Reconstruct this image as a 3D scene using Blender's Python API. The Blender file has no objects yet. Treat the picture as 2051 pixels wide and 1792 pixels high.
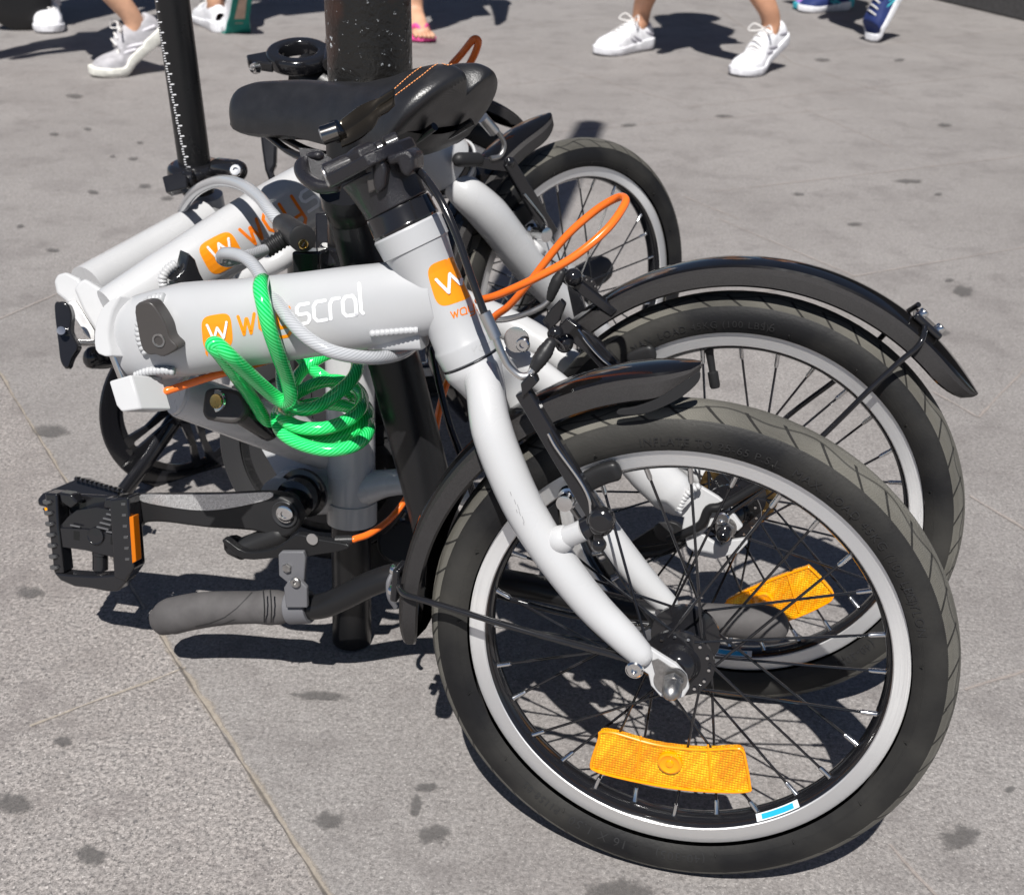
import bpy, math, random
from mathutils import Vector as V, Matrix
from mathutils.bvhtree import BVHTree
random.seed(7)
sc = bpy.context.scene
R = math.radians
# ---------------------------------------------------------------- camera, world, sun
CAMZ, PITCH, ROLL, FPX = 0.7312, 0.4882, 0.0349, 2403.5      # FPX: focal length for a frame 2051 wide
FW = V((0, math.cos(PITCH), -math.sin(PITCH)))
_u = V((0, math.sin(PITCH), math.cos(PITCH))); _x = V((1, 0, 0))
CX = _x*math.cos(ROLL)+_u*math.sin(ROLL)
CU = _u*math.cos(ROLL)-_x*math.sin(ROLL)
C0 = V((0, 0, CAMZ))
cd = bpy.data.cameras.new('camera'); cam = bpy.data.objects.new('camera', cd); sc.collection.objects.link(cam)
m = Matrix((CX, CU, -FW)).transposed().to_4x4(); m.translation = C0; cam.matrix_world = m
cd.sensor_width = 36; cd.lens = 36*3000/2560; cd.clip_start = .02; cd.clip_end = 300
cd.dof.use_dof = True; cd.dof.focus_distance = .90; cd.dof.aperture_fstop = 15
sc.camera = cam
SUN = V((.0205, .1215, -.19)).normalized()
w = bpy.data.worlds.new('World'); sc.world = w; w.use_nodes = True
nt = w.node_tree; bg = nt.nodes['Background']; sky = nt.nodes.new('ShaderNodeTexSky')
sky.sky_type = 'NISHITA'; sky.sun_disc = False
sky.sun_elevation = math.asin(-SUN.z); sky.sun_rotation = math.atan2(-SUN.x, -SUN.y)
sky.air_density = .6; sky.dust_density = .3
nt.links.new(sky.outputs[0], bg.inputs[0]); bg.inputs[1].default_value = .05
sl = bpy.data.lights.new('sun', 'SUN'); so = bpy.data.objects.new('sun', sl); sc.collection.objects.link(so)
sl.energy = 5.0; sl.angle = R(.5); sl.color = (1, .972, .93)
so.rotation_euler = SUN.to_track_quat('-Z', 'Y').to_euler()
sc.view_settings.view_transform = 'Standard'; sc.view_settings.look = 'None'
sc.view_settings.exposure = 0.24; sc.view_settings.gamma = 1
sc.cycles.max_bounces = 8

# ---------------------------------------------------------------- placing helpers
def ray(px, py): return FW+CX*((px-1025.5)/FPX)-CU*((py-896)/FPX)       # depth 1 along the view axis
def Z(px, py, z): return C0+ray(px, py)*z
def G(px, py, z=0.0):
    d = ray(px, py); return C0+d*((z-CAMZ)/d.z)
class Fr:                                                                # an upright wheel plane on the ground
    def __init__(s, x, y, yaw, lean, rad=.1925):
        n0 = V((math.sin(yaw), -math.cos(yaw), 0))
        s.t = V((math.cos(yaw), math.sin(yaw), 0))
        s.u = V((0, 0, math.cos(lean)))+n0*math.sin(lean)
        s.n = n0*math.cos(lean)-V((0, 0, math.sin(lean)))
        s.o = V((x, y, 0))+s.u*rad
    def P(s, px, py, n=0.0):
        d = ray(px, py); c = s.o+s.n*n
        return C0+d*((c-C0).dot(s.n)/d.dot(s.n))
    def L(s, a, b, c=0.0): return s.o+s.t*a+s.u*b+s.n*c
    def W(s, ang, r, c=0.0): return s.L(r*math.cos(ang), r*math.sin(ang), c)
    def ang(s, px, py, n=0.0):
        q = s.P(px, py, n)-s.o; return math.atan2(q.dot(s.u), q.dot(s.t))
    def rad(s, px, py, n=0.0):
        q = s.P(px, py, n)-s.o; return math.hypot(q.dot(s.u), q.dot(s.t))
FA = Fr(.1242, .688, -.2479, -.1253)
FB = Fr(.1931, .9017, -.2943, -.1263)
FC = Fr(.0785, 1.4267, .6948, -.0839)
FD = Fr(.0785-.129-.05, 1.4267+.153-.045, .6948, -.0839)
SB = .0478                                                               # seat tube plane within FB
def depth(p): return (p-C0).dot(FW)
def pxr(p, px): return px*depth(p)/FPX

# ---------------------------------------------------------------- mesh helpers
def catmull(P, k=6, closed=False):
    if len(P) < 3: return [p.copy() for p in P]
    out = []; n = len(P)
    rng = range(n) if closed else range(n-1)
    for i in rng:
        p0 = P[(i-1) % n] if closed or i > 0 else P[0]*2-P[1]
        p1 = P[i]; p2 = P[(i+1) % n]
        p3 = P[(i+2) % n] if closed or i+2 < n else P[-1]*2-P[-2]
        for j in range(k):
            t = j/k
            out.append(.5*((2*p1)+(p2-p0)*t+(2*p0-5*p1+4*p2-p3)*t*t+(3*p1-p0-3*p2+p3)*t**3))
    if not closed: out.append(P[-1].copy())
    return out
def lerp_list(L, k):
    out = []
    for a, b in zip(L, L[1:]):
        out += [a+(b-a)*j/k for j in range(k)]
    return out+[L[-1]]
class MB:
    def __init__(s): s.v = []; s.f = []; s.m = []; s.uv = []; s.cur = 0
    def face(s, idx, uv=None):
        s.f.append(tuple(idx)); s.m.append(s.cur); s.uv.append(uv or [(0, 0)]*len(idx))
    def tube(s, P, ru, rv=None, up=None, seg=16, cap=True, e=2.0, closed=False, rnd=False):
        n = len(P)
        if not isinstance(ru, (list, tuple)): ru = [ru]*n
        if rv is None: rv = ru
        elif not isinstance(rv, (list, tuple)): rv = [rv]*n
        T = []
        for i in range(n):
            if closed: T.append((P[(i+1) % n]-P[i-1]).normalized())
            else: T.append((P[min(i+1, n-1)]-P[max(i-1, 0)]).normalized())
        U = None; base = len(s.v); d = 0; ds = []
        rings = []
        for i in range(n):
            if i: d += (P[i]-P[i-1]).length
            ds.append(d)
            if up is not None: U = up-T[i]*up.dot(T[i])
            else:
                if U is None:
                    a = V((0, 0, 1)) if abs(T[i].z) < .9 else V((1, 0, 0)); U = a
                U = U-T[i]*U.dot(T[i])
            U = U.normalized(); W_ = T[i].cross(U)
            ring = []
            for k in range(seg):
                a = 2*math.pi*k/seg; c, q = math.cos(a), math.sin(a)
                if e != 2.0:
                    c = math.copysign(abs(c)**(2/e), c); q = math.copysign(abs(q)**(2/e), q)
                ring.append(P[i]+U*c*ru[i]+W_*q*rv[i])
            rings.append(ring)
        if rnd and not closed:                                           # rounded ends
            def dome(i, sg):
                r = []
                for a in (30, 60, 82):
                    c = math.cos(R(a)); h = math.sin(R(a))*min(ru[i], rv[i])
                    r.append([P[i]+T[i]*sg*h+(q-P[i])*c for q in rings[i]])
                return r
            h0 = dome(0, -1)[::-1]; h1 = dome(n-1, 1)
            rings = h0+rings+h1; ds = [ds[0]]*3+ds+[ds[-1]]*3
        for r in rings: s.v += r
        N = len(rings)
        lim = N if closed else N-1
        for i in range(lim):
            j = (i+1) % N; dj = ds[j] if j else d+.01
            for k in range(seg):
                k2 = (k+1) % seg
                s.face((base+i*seg+k, base+i*seg+k2, base+j*seg+k2, base+j*seg+k),
                       [(ds[i], k/seg), (ds[i], (k+1)/seg), (dj, (k+1)/seg), (dj, k/seg)])
        if cap and not closed:
            s.face([base+k for k in range(seg)][::-1]); s.face([base+(N-1)*seg+k for k in range(seg)])
        return s
    def lathe(s, p0, ax, prof, seg=32, cap=True):                        # prof: (distance along ax, radius[, material])
        ax = ax.normalized(); a = V((0, 0, 1)) if abs(ax.z) < .9 else V((1, 0, 0))
        U = (a-ax*a.dot(ax)).normalized(); W_ = ax.cross(U); base = len(s.v)
        for q in prof:
            for k in range(seg):
                t = 2*math.pi*k/seg
                s.v.append(p0+ax*q[0]+(U*math.cos(t)+W_*math.sin(t))*q[1])
        for i in range(len(prof)-1):
            if len(prof[i+1]) > 2: s.cur = prof[i+1][2]
            for k in range(seg):
                k2 = (k+1) % seg
                s.face((base+i*seg+k, base+i*seg+k2, base+(i+1)*seg+k2, base+(i+1)*seg+k),
                       [(prof[i][0], k/seg), (prof[i][0], (k+1)/seg), (prof[i+1][0], (k+1)/seg), (prof[i+1][0], k/seg)])
        if cap:
            s.face([base+k for k in range(seg)][::-1])
            s.face([base+(len(prof)-1)*seg+k for k in range(seg)])
        return s
    def prism(s, pts, vec):                                              # outline, thickness vector
        b = len(s.v); n = len(pts)
        nn = V((0, 0, 0))
        for i in range(n): nn += pts[i].cross(pts[(i+1) % n])
        if nn.dot(vec) < 0: pts = pts[::-1]
        s.v += [p.copy() for p in pts]+[p+vec for p in pts]
        s.face([b+i for i in range(n)][::-1]); s.face([b+n+i for i in range(n)])
        for i in range(n):
            j = (i+1) % n; s.face((b+i, b+j, b+n+j, b+n+i))
        return s
    def box(s, c, x, y, z, hx, hy, hz):
        x, y, z = x.normalized(), y.normalized(), z.normalized()
        return s.prism([c-z*hz+x*a*hx+y*b*hy for a, b in ((-1, -1), (1, -1), (1, 1), (-1, 1))], z*2*hz)
    def ball(s, c, r, seg=14): 
        prof = [(-r*math.cos(math.pi*i/8), max(1e-5, r*math.sin(math.pi*i/8))) for i in range(9)]
        return s.lathe(c, V((0, 0, 1)), prof, seg)
    def hexnut(s, p, ax, r, h):
        return s.lathe(p, ax, [(0, r*.93), (h*.12, r), (h*.88, r), (h, r*.93)], 6)
    def bolt(s, p, ax, r, h=.003):                                        # socket-head bolt
        return s.lathe(p, ax, [(0, r), (h*.7, r), (h, r*.82), (h, r*.42), (h*.4, r*.38), (h*.4, 1e-5)], 18, cap=False)

def pieces(mb, gap=.002):
    par = list(range(len(mb.v)))
    def fd(a):
        while par[a] != a: par[a] = par[par[a]]; a = par[a]
        return a
    for f in mb.f:
        for q in f[1:]:
            a, b = fd(f[0]), fd(q)
            if a != b: par[a] = b
    comp = {}
    for i in range(len(mb.v)): comp.setdefault(fd(i), []).append(i)
    bx = []
    for k, L in comp.items():
        lo = V([min(mb.v[i][c] for i in L)-gap/2 for c in range(3)]); hi = V([max(mb.v[i][c] for i in L)+gap/2 for c in range(3)]); bx.append([lo, hi, [k]])
    ch = True
    while ch:
        ch = False
        for i in range(len(bx)):
            for j in range(i+1, len(bx)):
                if all(bx[i][0][c] <= bx[j][1][c] and bx[j][0][c] <= bx[i][1][c] for c in range(3)):
                    bx[i][0] = V([min(bx[i][0][c], bx[j][0][c]) for c in range(3)]); bx[i][1] = V([max(bx[i][1][c], bx[j][1][c]) for c in range(3)])
                    bx[i][2] += bx[j][2]; bx.pop(j); ch = True; break
            if ch: break
    out = []
    for lo, hi, ks in bx:
        ks = set(ks); n = MB(); mp = {}
        for i in range(len(mb.v)):
            if fd(i) in ks: mp[i] = len(n.v); n.v.append(mb.v[i])
        for f, m_, u in zip(mb.f, mb.m, mb.uv):
            if fd(f[0]) in ks: n.f.append(tuple(mp[i] for i in f)); n.m.append(m_); n.uv.append(u)
        if n.f: out.append(n)
    return out
NOSEP = ('lettering', 'paving_joints', 'hairline_joints', 'ground_stains', 'ruler_marks', 'stamp', 'badge', 'saddle', 'ground', 'tyre', 'grip_ribs')
def link(name, mb, mats, parent=None, loc=None, bev=0, ang=38, sub=0, sm=True):
    if parent is not None and name not in NOSEP and len(mb.f) < 6000:
        ps = pieces(mb)
        if len(ps) > 1:
            ps.sort(key=lambda q: -len(q.f)); o = [link_(name, q, mats, parent, loc, bev, ang, sub, sm) for q in ps]; return o[0]
    return link_(name, mb, mats, parent, loc, bev, ang, sub, sm)
def link_(name, mb, mats, parent=None, loc=None, bev=0, ang=38, sub=0, sm=True):
    me = bpy.data.meshes.new(name)
    o = V((0, 0, 0))
    if parent is not None:
        r = parent
        while r.parent: r = r.parent
        o = r.location
    elif loc is not None: o = loc
    me.from_pydata([tuple(p-o) for p in mb.v], [], mb.f)
    uv = me.uv_layers.new(name='UVMap')
    k = 0
    for f in mb.uv:
        for q in f:
            uv.data[k].uv = q; k += 1
    mats = mats if isinstance(mats, (list, tuple)) else [mats]
    for mt in mats: me.materials.append(mt)
    me.polygons.foreach_set('material_index', mb.m)
    me.update()
    if sm:
        me.shade_smooth(); me.set_sharp_from_angle(angle=R(ang))
    ob = bpy.data.objects.new(name, me); sc.collection.objects.link(ob)
    if parent is not None: ob.parent = parent
    elif loc is not None: ob.location = loc
    if bev:
        b = ob.modifiers.new('bevel', 'BEVEL'); b.width = bev; b.segments = 3; b.limit_method = 'ANGLE'; b.angle_limit = R(35)
        b.harden_normals = False
    if sub:
        b = ob.modifiers.new('sub', 'SUBSURF'); b.levels = sub; b.render_levels = sub
    return ob
def thing(name, label, cat, loc, group=None):
    o = bpy.data.objects.new(name, None); sc.collection.objects.link(o); o.location = loc
    o.empty_display_size = .05
    o['label'] = label; o['category'] = cat
    if group: o['group'] = group
    return o
def tag(o, label, cat, group=None):
    o['label'] = label; o['category'] = cat
    if group: o['group'] = group
    return o
def tr(fr, pts, k=5):                                                    # traced tube: (px, py, n, half width in px)
    P = [fr.P(a, b, c) for a, b, c, d in pts]; r = [pxr(p, q[3]) for p, q in zip(P, pts)]
    return catmull(P, k), (lerp_list(r, k) if len(P) > 2 else r)
def trz(pts, k=6):                                                       # (px, py, depth, half width in px)
    P = [Z(a, b, c) for a, b, c, d in pts]; r = [pxr(p, q[3]) for p, q in zip(P, pts)]
    return catmull(P, k), (lerp_list(r, k) if len(P) > 2 else r)

# ---------------------------------------------------------------- materials
def N(nt, t, **kw):
    n = nt.nodes.new(t)
    for k, v in kw.items():
        if k.startswith('i_'): n.inputs[k[2:].replace('_', ' ')].default_value = v
        else: setattr(n, k, v)
    return n
def mat(name, col, rough=.5, metal=0, spec=.5, coat=0, noise=0, nscale=40, bump=0, bscale=200, trans=0, rvar=0, ior=1.45):
    mt = bpy.data.materials.new(name); mt.use_nodes = True; t = mt.node_tree; b = t.nodes['Principled BSDF']
    b.inputs['Base Color'].default_value = (*col, 1); b.inputs['Roughness'].default_value = rough
    b.inputs['Metallic'].default_value = metal; b.inputs['Specular IOR Level'].default_value = spec
    b.inputs['Coat Weight'].default_value = coat; b.inputs['Coat Roughness'].default_value = .06
    b.inputs['Transmission Weight'].default_value = trans; b.inputs['IOR'].default_value = ior
    tc = N(t, 'ShaderNodeTexCoord')
    if noise:
        nz = N(t, 'ShaderNodeTexNoise', i_Scale=nscale, i_Detail=5.0, i_Roughness=.6); t.links.new(tc.outputs['Object'], nz.inputs['Vector'])
        mx = N(t, 'ShaderNodeMix', data_type='RGBA'); mp = N(t, 'ShaderNodeMapRange', i_From_Min=.35, i_From_Max=.65)
        t.links.new(nz.outputs['Fac'], mp.inputs['Value']); t.links.new(mp.outputs[0], mx.inputs['Factor'])
        mx.inputs['A'].default_value = (*[c*(1-noise) for c in col], 1); mx.inputs['B'].default_value = (*[min(1, c*(1+noise)) for c in col], 1)
        t.links.new(mx.outputs['Result'], b.inputs['Base Color'])
    if rvar:
        nz = N(t, 'ShaderNodeTexNoise', i_Scale=25.0, i_Detail=6.0); t.links.new(tc.outputs['Object'], nz.inputs['Vector'])
        mp = N(t, 'ShaderNodeMapRange', i_From_Min=.3, i_From_Max=.7, i_To_Min=max(0, rough-rvar), i_To_Max=rough+rvar)
        t.links.new(nz.outputs['Fac'], mp.inputs['Value']); t.links.new(mp.outputs[0], b.inputs['Roughness'])
    if bump:
        nz = N(t, 'ShaderNodeTexNoise', i_Scale=float(bscale), i_Detail=3.0); t.links.new(tc.outputs['Object'], nz.inputs['Vector'])
        bp = N(t, 'ShaderNodeBump', i_Strength=bump, i_Distance=.001); t.links.new(nz.outputs['Fac'], bp.inputs['Height'])
        t.links.new(bp.outputs[0], b.inputs['Normal'])
    return mt
WHITE = mat('white_paint', (.51, .512, .518), .28, coat=.35, noise=.03, nscale=12, rvar=.06)
GREYW = mat('pale_grey_paint', (.46, .465, .475), .36, coat=.2, noise=.03, nscale=12, rvar=.06)
BLK = mat('black_gloss', (.012, .012, .014), .14, coat=.4, rvar=.05)
GUARD = mat('mudguard_gloss', (.006, .0055, .0055), .10, coat=.3, noise=.2, rvar=.06, bump=.03, bscale=60)
SKIRT = mat('mudguard_skirt', (.030, .028, .028), .5, spec=.35, noise=.2, nscale=900, bump=.5, bscale=2500)
SATIN = mat('black_satin', (.012, .012, .013), .32, spec=.4, rvar=.06, bump=.05, bscale=900)
CAST = mat('black_cast', (.016, .015, .018), .30, bump=.5, bscale=1500, rvar=.1, coat=.3)
MATTE = mat('black_plastic', (.018, .018, .019), .45, spec=.4, bump=.12, bscale=900, rvar=.08)
LEVER = mat('lever_grey', (.06, .055, .053), .38, rvar=.08)
RUBG = mat('grip_rubber', (.085, .08, .08), .72, noise=.12, nscale=60, bump=.25, bscale=2200)
CLAMP = mat('clamp_grey', (.13, .13, .14), .5, bump=.25, bscale=1500)
CHROME = mat('chrome', (.72, .72, .72), .16, metal=1, rvar=.08)
ALU = mat('brushed_alu', (.66, .65, .64), .34, metal=1, rvar=.1)
STEEL = mat('nut_steel', (.42, .41, .40), .42, metal=1, noise=.15, nscale=300, bump=.1, bscale=1500)
BRASS = mat('brass', (.75, .55, .22), .25, metal=1, rvar=.1)
GOLD = mat('chain_gold', (.42, .28, .12), .32, metal=1)
ORANGE = mat('orange_decal', (.95, .30, .008), .35, coat=.3)
ORREDD = mat('orange_decal_dark', (.90, .20, .008), .35, coat=.3)
WDEC = mat('white_decal', (.86, .86, .88), .35, coat=.3)
OCABLE = mat('orange_housing', (.92, .17, .018), .25, coat=.5)
RED = mat('red_lens', (.7, .01, .01), .12, coat=.6)
CLEAR = mat('clear_lens', (.9, .92, .95), .05, trans=.85)
STITCH = mat('stitch_thread', (.85, .34, .12), .7)
LEATHER = mat('saddle_leather', (.016, .016, .018), .38, spec=.7, noise=.15, nscale=70, bump=.22, bscale=700, rvar=.07)
SKIN = mat('skin', (.60, .34, .22), .5, noise=.16, nscale=16, bump=.15, bscale=250)
SKIN2 = mat('skin_tan', (.50, .26, .16), .5, noise=.16, nscale=16, bump=.15, bscale=250)
STKB = mat('sticker_blue', (.02, .42, .75), .3, coat=.4)
STKW = mat('sticker_white', (.75, .8, .82), .3, coat=.4)
EMB = mat('embossed_rubber', (.022, .022, .023), .45)
BLADE = mat('disc_grey', (.05, .05, .052), .4, metal=.4)

def rim_mat():
    mt = mat('rim_brushed', (.82, .815, .81), .30, metal=.82); t = mt.node_tree; b = t.nodes['Principled BSDF']
    uv = N(t, 'ShaderNodeUVMap'); mp = N(t, 'ShaderNodeMapping'); mp.inputs['Scale'].default_value = (2.0, 5200.0, 1)
    t.links.new(uv.outputs[0], mp.inputs[0])
    nz = N(t, 'ShaderNodeTexNoise', i_Scale=1.0, i_Detail=3.0); t.links.new(mp.outputs[0], nz.inputs['Vector'])
    r = N(t, 'ShaderNodeMapRange', i_To_Min=.30, i_To_Max=.46); t.links.new(nz.outputs[0], r.inputs['Value']); t.links.new(r.outputs[0], b.inputs['Roughness'])
    bp = N(t, 'ShaderNodeBump', i_Strength=.35, i_Distance=.0004); t.links.new(nz.outputs[0], bp.inputs['Height']); t.links.new(bp.outputs[0], b.inputs['Normal'])
    b.inputs['Anisotropic'].default_value = .8
    tg = N(t, 'ShaderNodeTangent', direction_type='UV_MAP'); t.links.new(tg.outputs[0], b.inputs['Tangent'])
    return mt
RIM = rim_mat()
def cable_mat(name, dark, light, pitch, trans=0.0, slope=1.0):               # coated steel rope: twisted strands seen through the coat
    mt = mat(name, dark, .16, coat=.8, trans=trans); t = mt.node_tree; b = t.nodes['Principled BSDF']
    uv = N(t, 'ShaderNodeUVMap'); sx = N(t, 'ShaderNodeSeparateXYZ'); t.links.new(uv.outputs[0], sx.inputs[0])
    a = N(t, 'ShaderNodeMath', operation='MULTIPLY'); a.inputs[1].default_value = 1/pitch; t.links.new(sx.outputs[0], a.inputs[0])
    c = N(t, 'ShaderNodeMath', operation='MULTIPLY'); c.inputs[1].default_value = slope*12; t.links.new(sx.outputs[1], c.inputs[0])
    d = N(t, 'ShaderNodeMath', operation='ADD'); t.links.new(a.outputs[0], d.inputs[0]); t.links.new(c.outputs[0], d.inputs[1])
    f = N(t, 'ShaderNodeMath', operation='FRACT'); t.links.new(d.outputs[0], f.inputs[0])
    r = N(t, 'ShaderNodeValToRGB'); t.links.new(f.outputs[0], r.inputs[0])
    e = r.color_ramp.elements; e[0].position = 0; e[0].color = (*dark, 1); e[1].position = 1; e[1].color = (*dark, 1)
    q = r.color_ramp.elements.new(.28); q.color = (*dark, 1); q = r.color_ramp.elements.new(.5); q.color = (*light, 1); q = r.color_ramp.elements.new(.75); q.color = (*light, 1)
    t.links.new(r.outputs[0], b.inputs['Base Color'])
    bp = N(t, 'ShaderNodeBump', i_Strength=.12, i_Distance=.0003); t.links.new(r.outputs[0], bp.inputs['Height']); t.links.new(bp.outputs[0], b.inputs['Normal'])
    return mt
GREEN = cable_mat('green_coated_cable', (.0, .50, .085), (.07, .86, .26), .0036)
SILV = cable_mat('clear_coated_cable', (.36, .37, .385), (.50, .51, .53), .0030)

def tyre_mat():
    mt = mat('tyre_rubber', (.026, .026, .027), .55, spec=.25); t = mt.node_tree; b = t.nodes['Principled BSDF']; ln = t.links.new
    uv = N(t, 'ShaderNodeUVMap'); s = N(t, 'ShaderNodeSeparateXYZ'); ln(uv.outputs[0], s.inputs[0])   # x: metres round, y: 0..1 across, .5 = crown
    def M(op, a, bb=None, c=None):
        n = N(t, 'ShaderNodeMath', operation=op)
        for i, q in enumerate((a, bb, c)):
            if q is None: continue
            if isinstance(q, (int, float)): n.inputs[i].default_value = q
            else: ln(q, n.inputs[i])
        return n.outputs[0]
    y = M('SUBTRACT', s.outputs[1], .5); ay = M('ABSOLUTE', y)
    tc = N(t, 'ShaderNodeTexCoord')
    nz = N(t, 'ShaderNodeTexNoise', i_Scale=9.0, i_Detail=6.0); ln(tc.outputs['Object'], nz.inputs['Vector'])
    nf = N(t, 'ShaderNodeTexNoise', i_Scale=420.0, i_Detail=3.0); ln(tc.outputs['Object'], nf.inputs['Vector'])
    tread = M('LESS_THAN', ay, .225)                                        # tread band
    # arched cross grooves
    sh = M('MULTIPLY', M('MULTIPLY', y, y), .30)
    g = M('FRACT', M('DIVIDE', M('ADD', s.outputs[0], sh), .0265))
    gd = M('ABSOLUTE', M('SUBTRACT', g, .5))
    groove = M('MULTIPLY', M('LESS_THAN', gd, .05), M('MULTIPLY', M('GREATER_THAN', ay, .085), M('LESS_THAN', ay, .262)))
    g2 = M('FRACT', M('DIVIDE', s.outputs[0], .061))
    wv = M('ADD', .105, M('MULTIPLY', M('SINE', M('MULTIPLY', g2, 6.2832)), .028))
    gr2 = M('LESS_THAN', M('ABSOLUTE', M('SUBTRACT', ay, wv)), .008)
    edge = M('LESS_THAN', M('ABSOLUTE', M('SUBTRACT', ay, .232)), .007)
    groove = M('MAXIMUM', M('MAXIMUM', groove, edge), M('MULTIPLY', gr2, .7))
    # fine herringbone
    hb = M('SINE', M('ADD', M('MULTIPLY', s.outputs[0], 3600.0), M('MULTIPLY', M('PINGPONG', M('MULTIPLY', ay, 9.0), .5), 60.0)))
    hb = M('MULTIPLY', M('MULTIPLY', M('ADD', hb, 1.0), .5), tread)
    # bead line
    bead = M('LESS_THAN', M('ABSOLUTE', M('SUBTRACT', ay, .415)), .006)
    mx = N(t, 'ShaderNodeMix', data_type='RGBA'); mx.inputs['A'].default_value = (.0105, .0105, .0115, 1); mx.inputs['B'].default_value = (.30, .285, .245, 1)
    dust = M('MULTIPLY', M('LESS_THAN', ay, .228), M('ADD', .38, M('MULTIPLY', M('SUBTRACT', nz.outputs[0], .35), 1.3)))
    dust = M('MULTIPLY', dust, M('SUBTRACT', 1.0, M('MULTIPLY', groove, .85)))
    dust = M('MULTIPLY', dust, M('ADD', .62, M('MULTIPLY', hb, .38)))
    side = M('MULTIPLY', M('SUBTRACT', nz.outputs[0], .42), .45)
    fac = N(t, 'ShaderNodeClamp'); ln(M('MAXIMUM', dust, side), fac.inputs[0]); ln(fac.outputs[0], mx.inputs['Factor']); ln(mx.outputs['Result'], b.inputs['Base Color'])
    h = M('ADD', M('MULTIPLY', groove, -1.0), M('ADD', M('MULTIPLY', hb, .25), M('MULTIPLY', bead, .5)))
    h = M('ADD', h, M('MULTIPLY', nf.outputs[0], .12))
    bp = N(t, 'ShaderNodeBump', i_Strength=1.0, i_Distance=.0016); ln(h, bp.inputs['Height']); ln(bp.outputs[0], b.inputs['Normal'])
    return mt
TYRE = tyre_mat()
def reflector_mat():
    mt = mat('amber_reflector', (1.0, .42, .0), .18, coat=.5); t = mt.node_tree; b = t.nodes['Principled BSDF']
    b.inputs['Metallic'].default_value = .0
    tc = N(t, 'ShaderNodeTexCoord'); vo = N(t, 'ShaderNodeTexVoronoi', i_Scale=480.0, i_Randomness=.2); t.links.new(tc.outputs['Object'], vo.inputs['Vector'])
    mx = N(t, 'ShaderNodeMix', data_type='RGBA'); mx.inputs['A'].default_value = (1, .68, .02, 1); mx.inputs['B'].default_value = (.88, .36, 0, 1)
    mp = N(t, 'ShaderNodeMapRange', i_From_Min=.15, i_From_Max=.62); t.links.new(vo.outputs['Distance'], mp.inputs['Value'])
    t.links.new(mp.outputs[0], mx.inputs['Factor'])
    gn = N(t, 'ShaderNodeTexNoise', i_Scale=38.0, i_Detail=2.0); t.links.new(tc.outputs['Object'], gn.inputs['Vector'])
    gr = N(t, 'ShaderNodeMapRange', i_From_Min=.42, i_From_Max=.60, i_To_Max=.75); t.links.new(gn.outputs[0], gr.inputs['Value'])
    m3 = N(t, 'ShaderNodeMix', data_type='RGBA', blend_type='MULTIPLY'); t.links.new(gr.outputs[0], m3.inputs['Factor']); t.links.new(mx.outputs['Result'], m3.inputs['A']); m3.inputs['B'].default_value = (.80, .55, .3, 1)
    t.links.new(m3.outputs['Result'], b.inputs['Base Color'])
    nm = N(t, 'ShaderNodeBump', i_Strength=1.0, i_Distance=.0012); t.links.new(vo.outputs['Distance'], nm.inputs['Height']); t.links.new(nm.outputs[0], b.inputs['Normal'])
    return mt
REFL = reflector_mat()
AMBER = mat('amber_rim', (.95, .33, .0), .2, coat=.5)
def sparkle_mat():
    mt = mat('crank_sparkle', (.2, .2, .22), .35, metal=.6); t = mt.node_tree; b = t.nodes['Principled BSDF']
    tc = N(t, 'ShaderNodeTexCoord'); nz = N(t, 'ShaderNodeTexNoise', i_Scale=2600.0, i_Detail=1.0); t.links.new(tc.outputs['Object'], nz.inputs['Vector'])
    r = N(t, 'ShaderNodeMapRange', i_From_Min=.4, i_From_Max=.62, i_To_Min=.22, i_To_Max=.95); t.links.new(nz.outputs[0], r.inputs['Value'])
    c = N(t, 'ShaderNodeCombineColor')
    for i in range(3): t.links.new(r.outputs[0], c.inputs[i])
    t.links.new(c.outputs[0], b.inputs['Base Color']); return mt
SPARK = sparkle_mat()
def pole_mat():
    mt = mat('pole_chipped_paint', (.015, .013, .012), .3); t = mt.node_tree; b = t.nodes['Principled BSDF']; ln = t.links.new
    tc = N(t, 'ShaderNodeTexCoord')
    nz = N(t, 'ShaderNodeTexNoise', i_Scale=75.0, i_Detail=8.0, i_Roughness=.68); ln(tc.outputs['Object'], nz.inputs['Vector'])
    n2 = N(t, 'ShaderNodeTexNoise', i_Scale=190.0, i_Detail=3.0); ln(tc.outputs['Object'], n2.inputs['Vector'])
    a = N(t, 'ShaderNodeMapRange', i_From_Min=.628, i_From_Max=.655); ln(nz.outputs[0], a.inputs['Value'])
    c = N(t, 'ShaderNodeMapRange', i_From_Min=.67, i_From_Max=.72, i_To_Max=.6); ln(n2.outputs[0], c.inputs['Value'])
    mm = N(t, 'ShaderNodeMath', operation='MAXIMUM'); ln(a.outputs[0], mm.inputs[0]); ln(c.outputs[0], mm.inputs[1])
    n3 = N(t, 'ShaderNodeTexNoise', i_Scale=14.0, i_Detail=5.0); ln(tc.outputs['Object'], n3.inputs['Vector'])
    rr = N(t, 'ShaderNodeMapRange', i_From_Min=.5, i_From_Max=.7); ln(n3.outputs[0], rr.inputs['Value'])
    m1 = N(t, 'ShaderNodeMix', data_type='RGBA'); m1.inputs['A'].default_value = (.014, .013, .012, 1); m1.inputs['B'].default_value = (.055, .022, .014, 1); ln(rr.outputs[0], m1.inputs['Factor'])
    m2 = N(t, 'ShaderNodeMix', data_type='RGBA'); ln(m1.outputs['Result'], m2.inputs['A']); m2.inputs['B'].default_value = (.52, .54, .56, 1); ln(mm.outputs[0], m2.inputs['Factor'])
    ln(m2.outputs['Result'], b.inputs['Base Color'])
    bp = N(t, 'ShaderNodeBump', i_Strength=.6, i_Distance=.002); ln(n2.outputs[0], bp.inputs['Height']); ln(bp.outputs[0], b.inputs['Normal'])
    return mt
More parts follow.
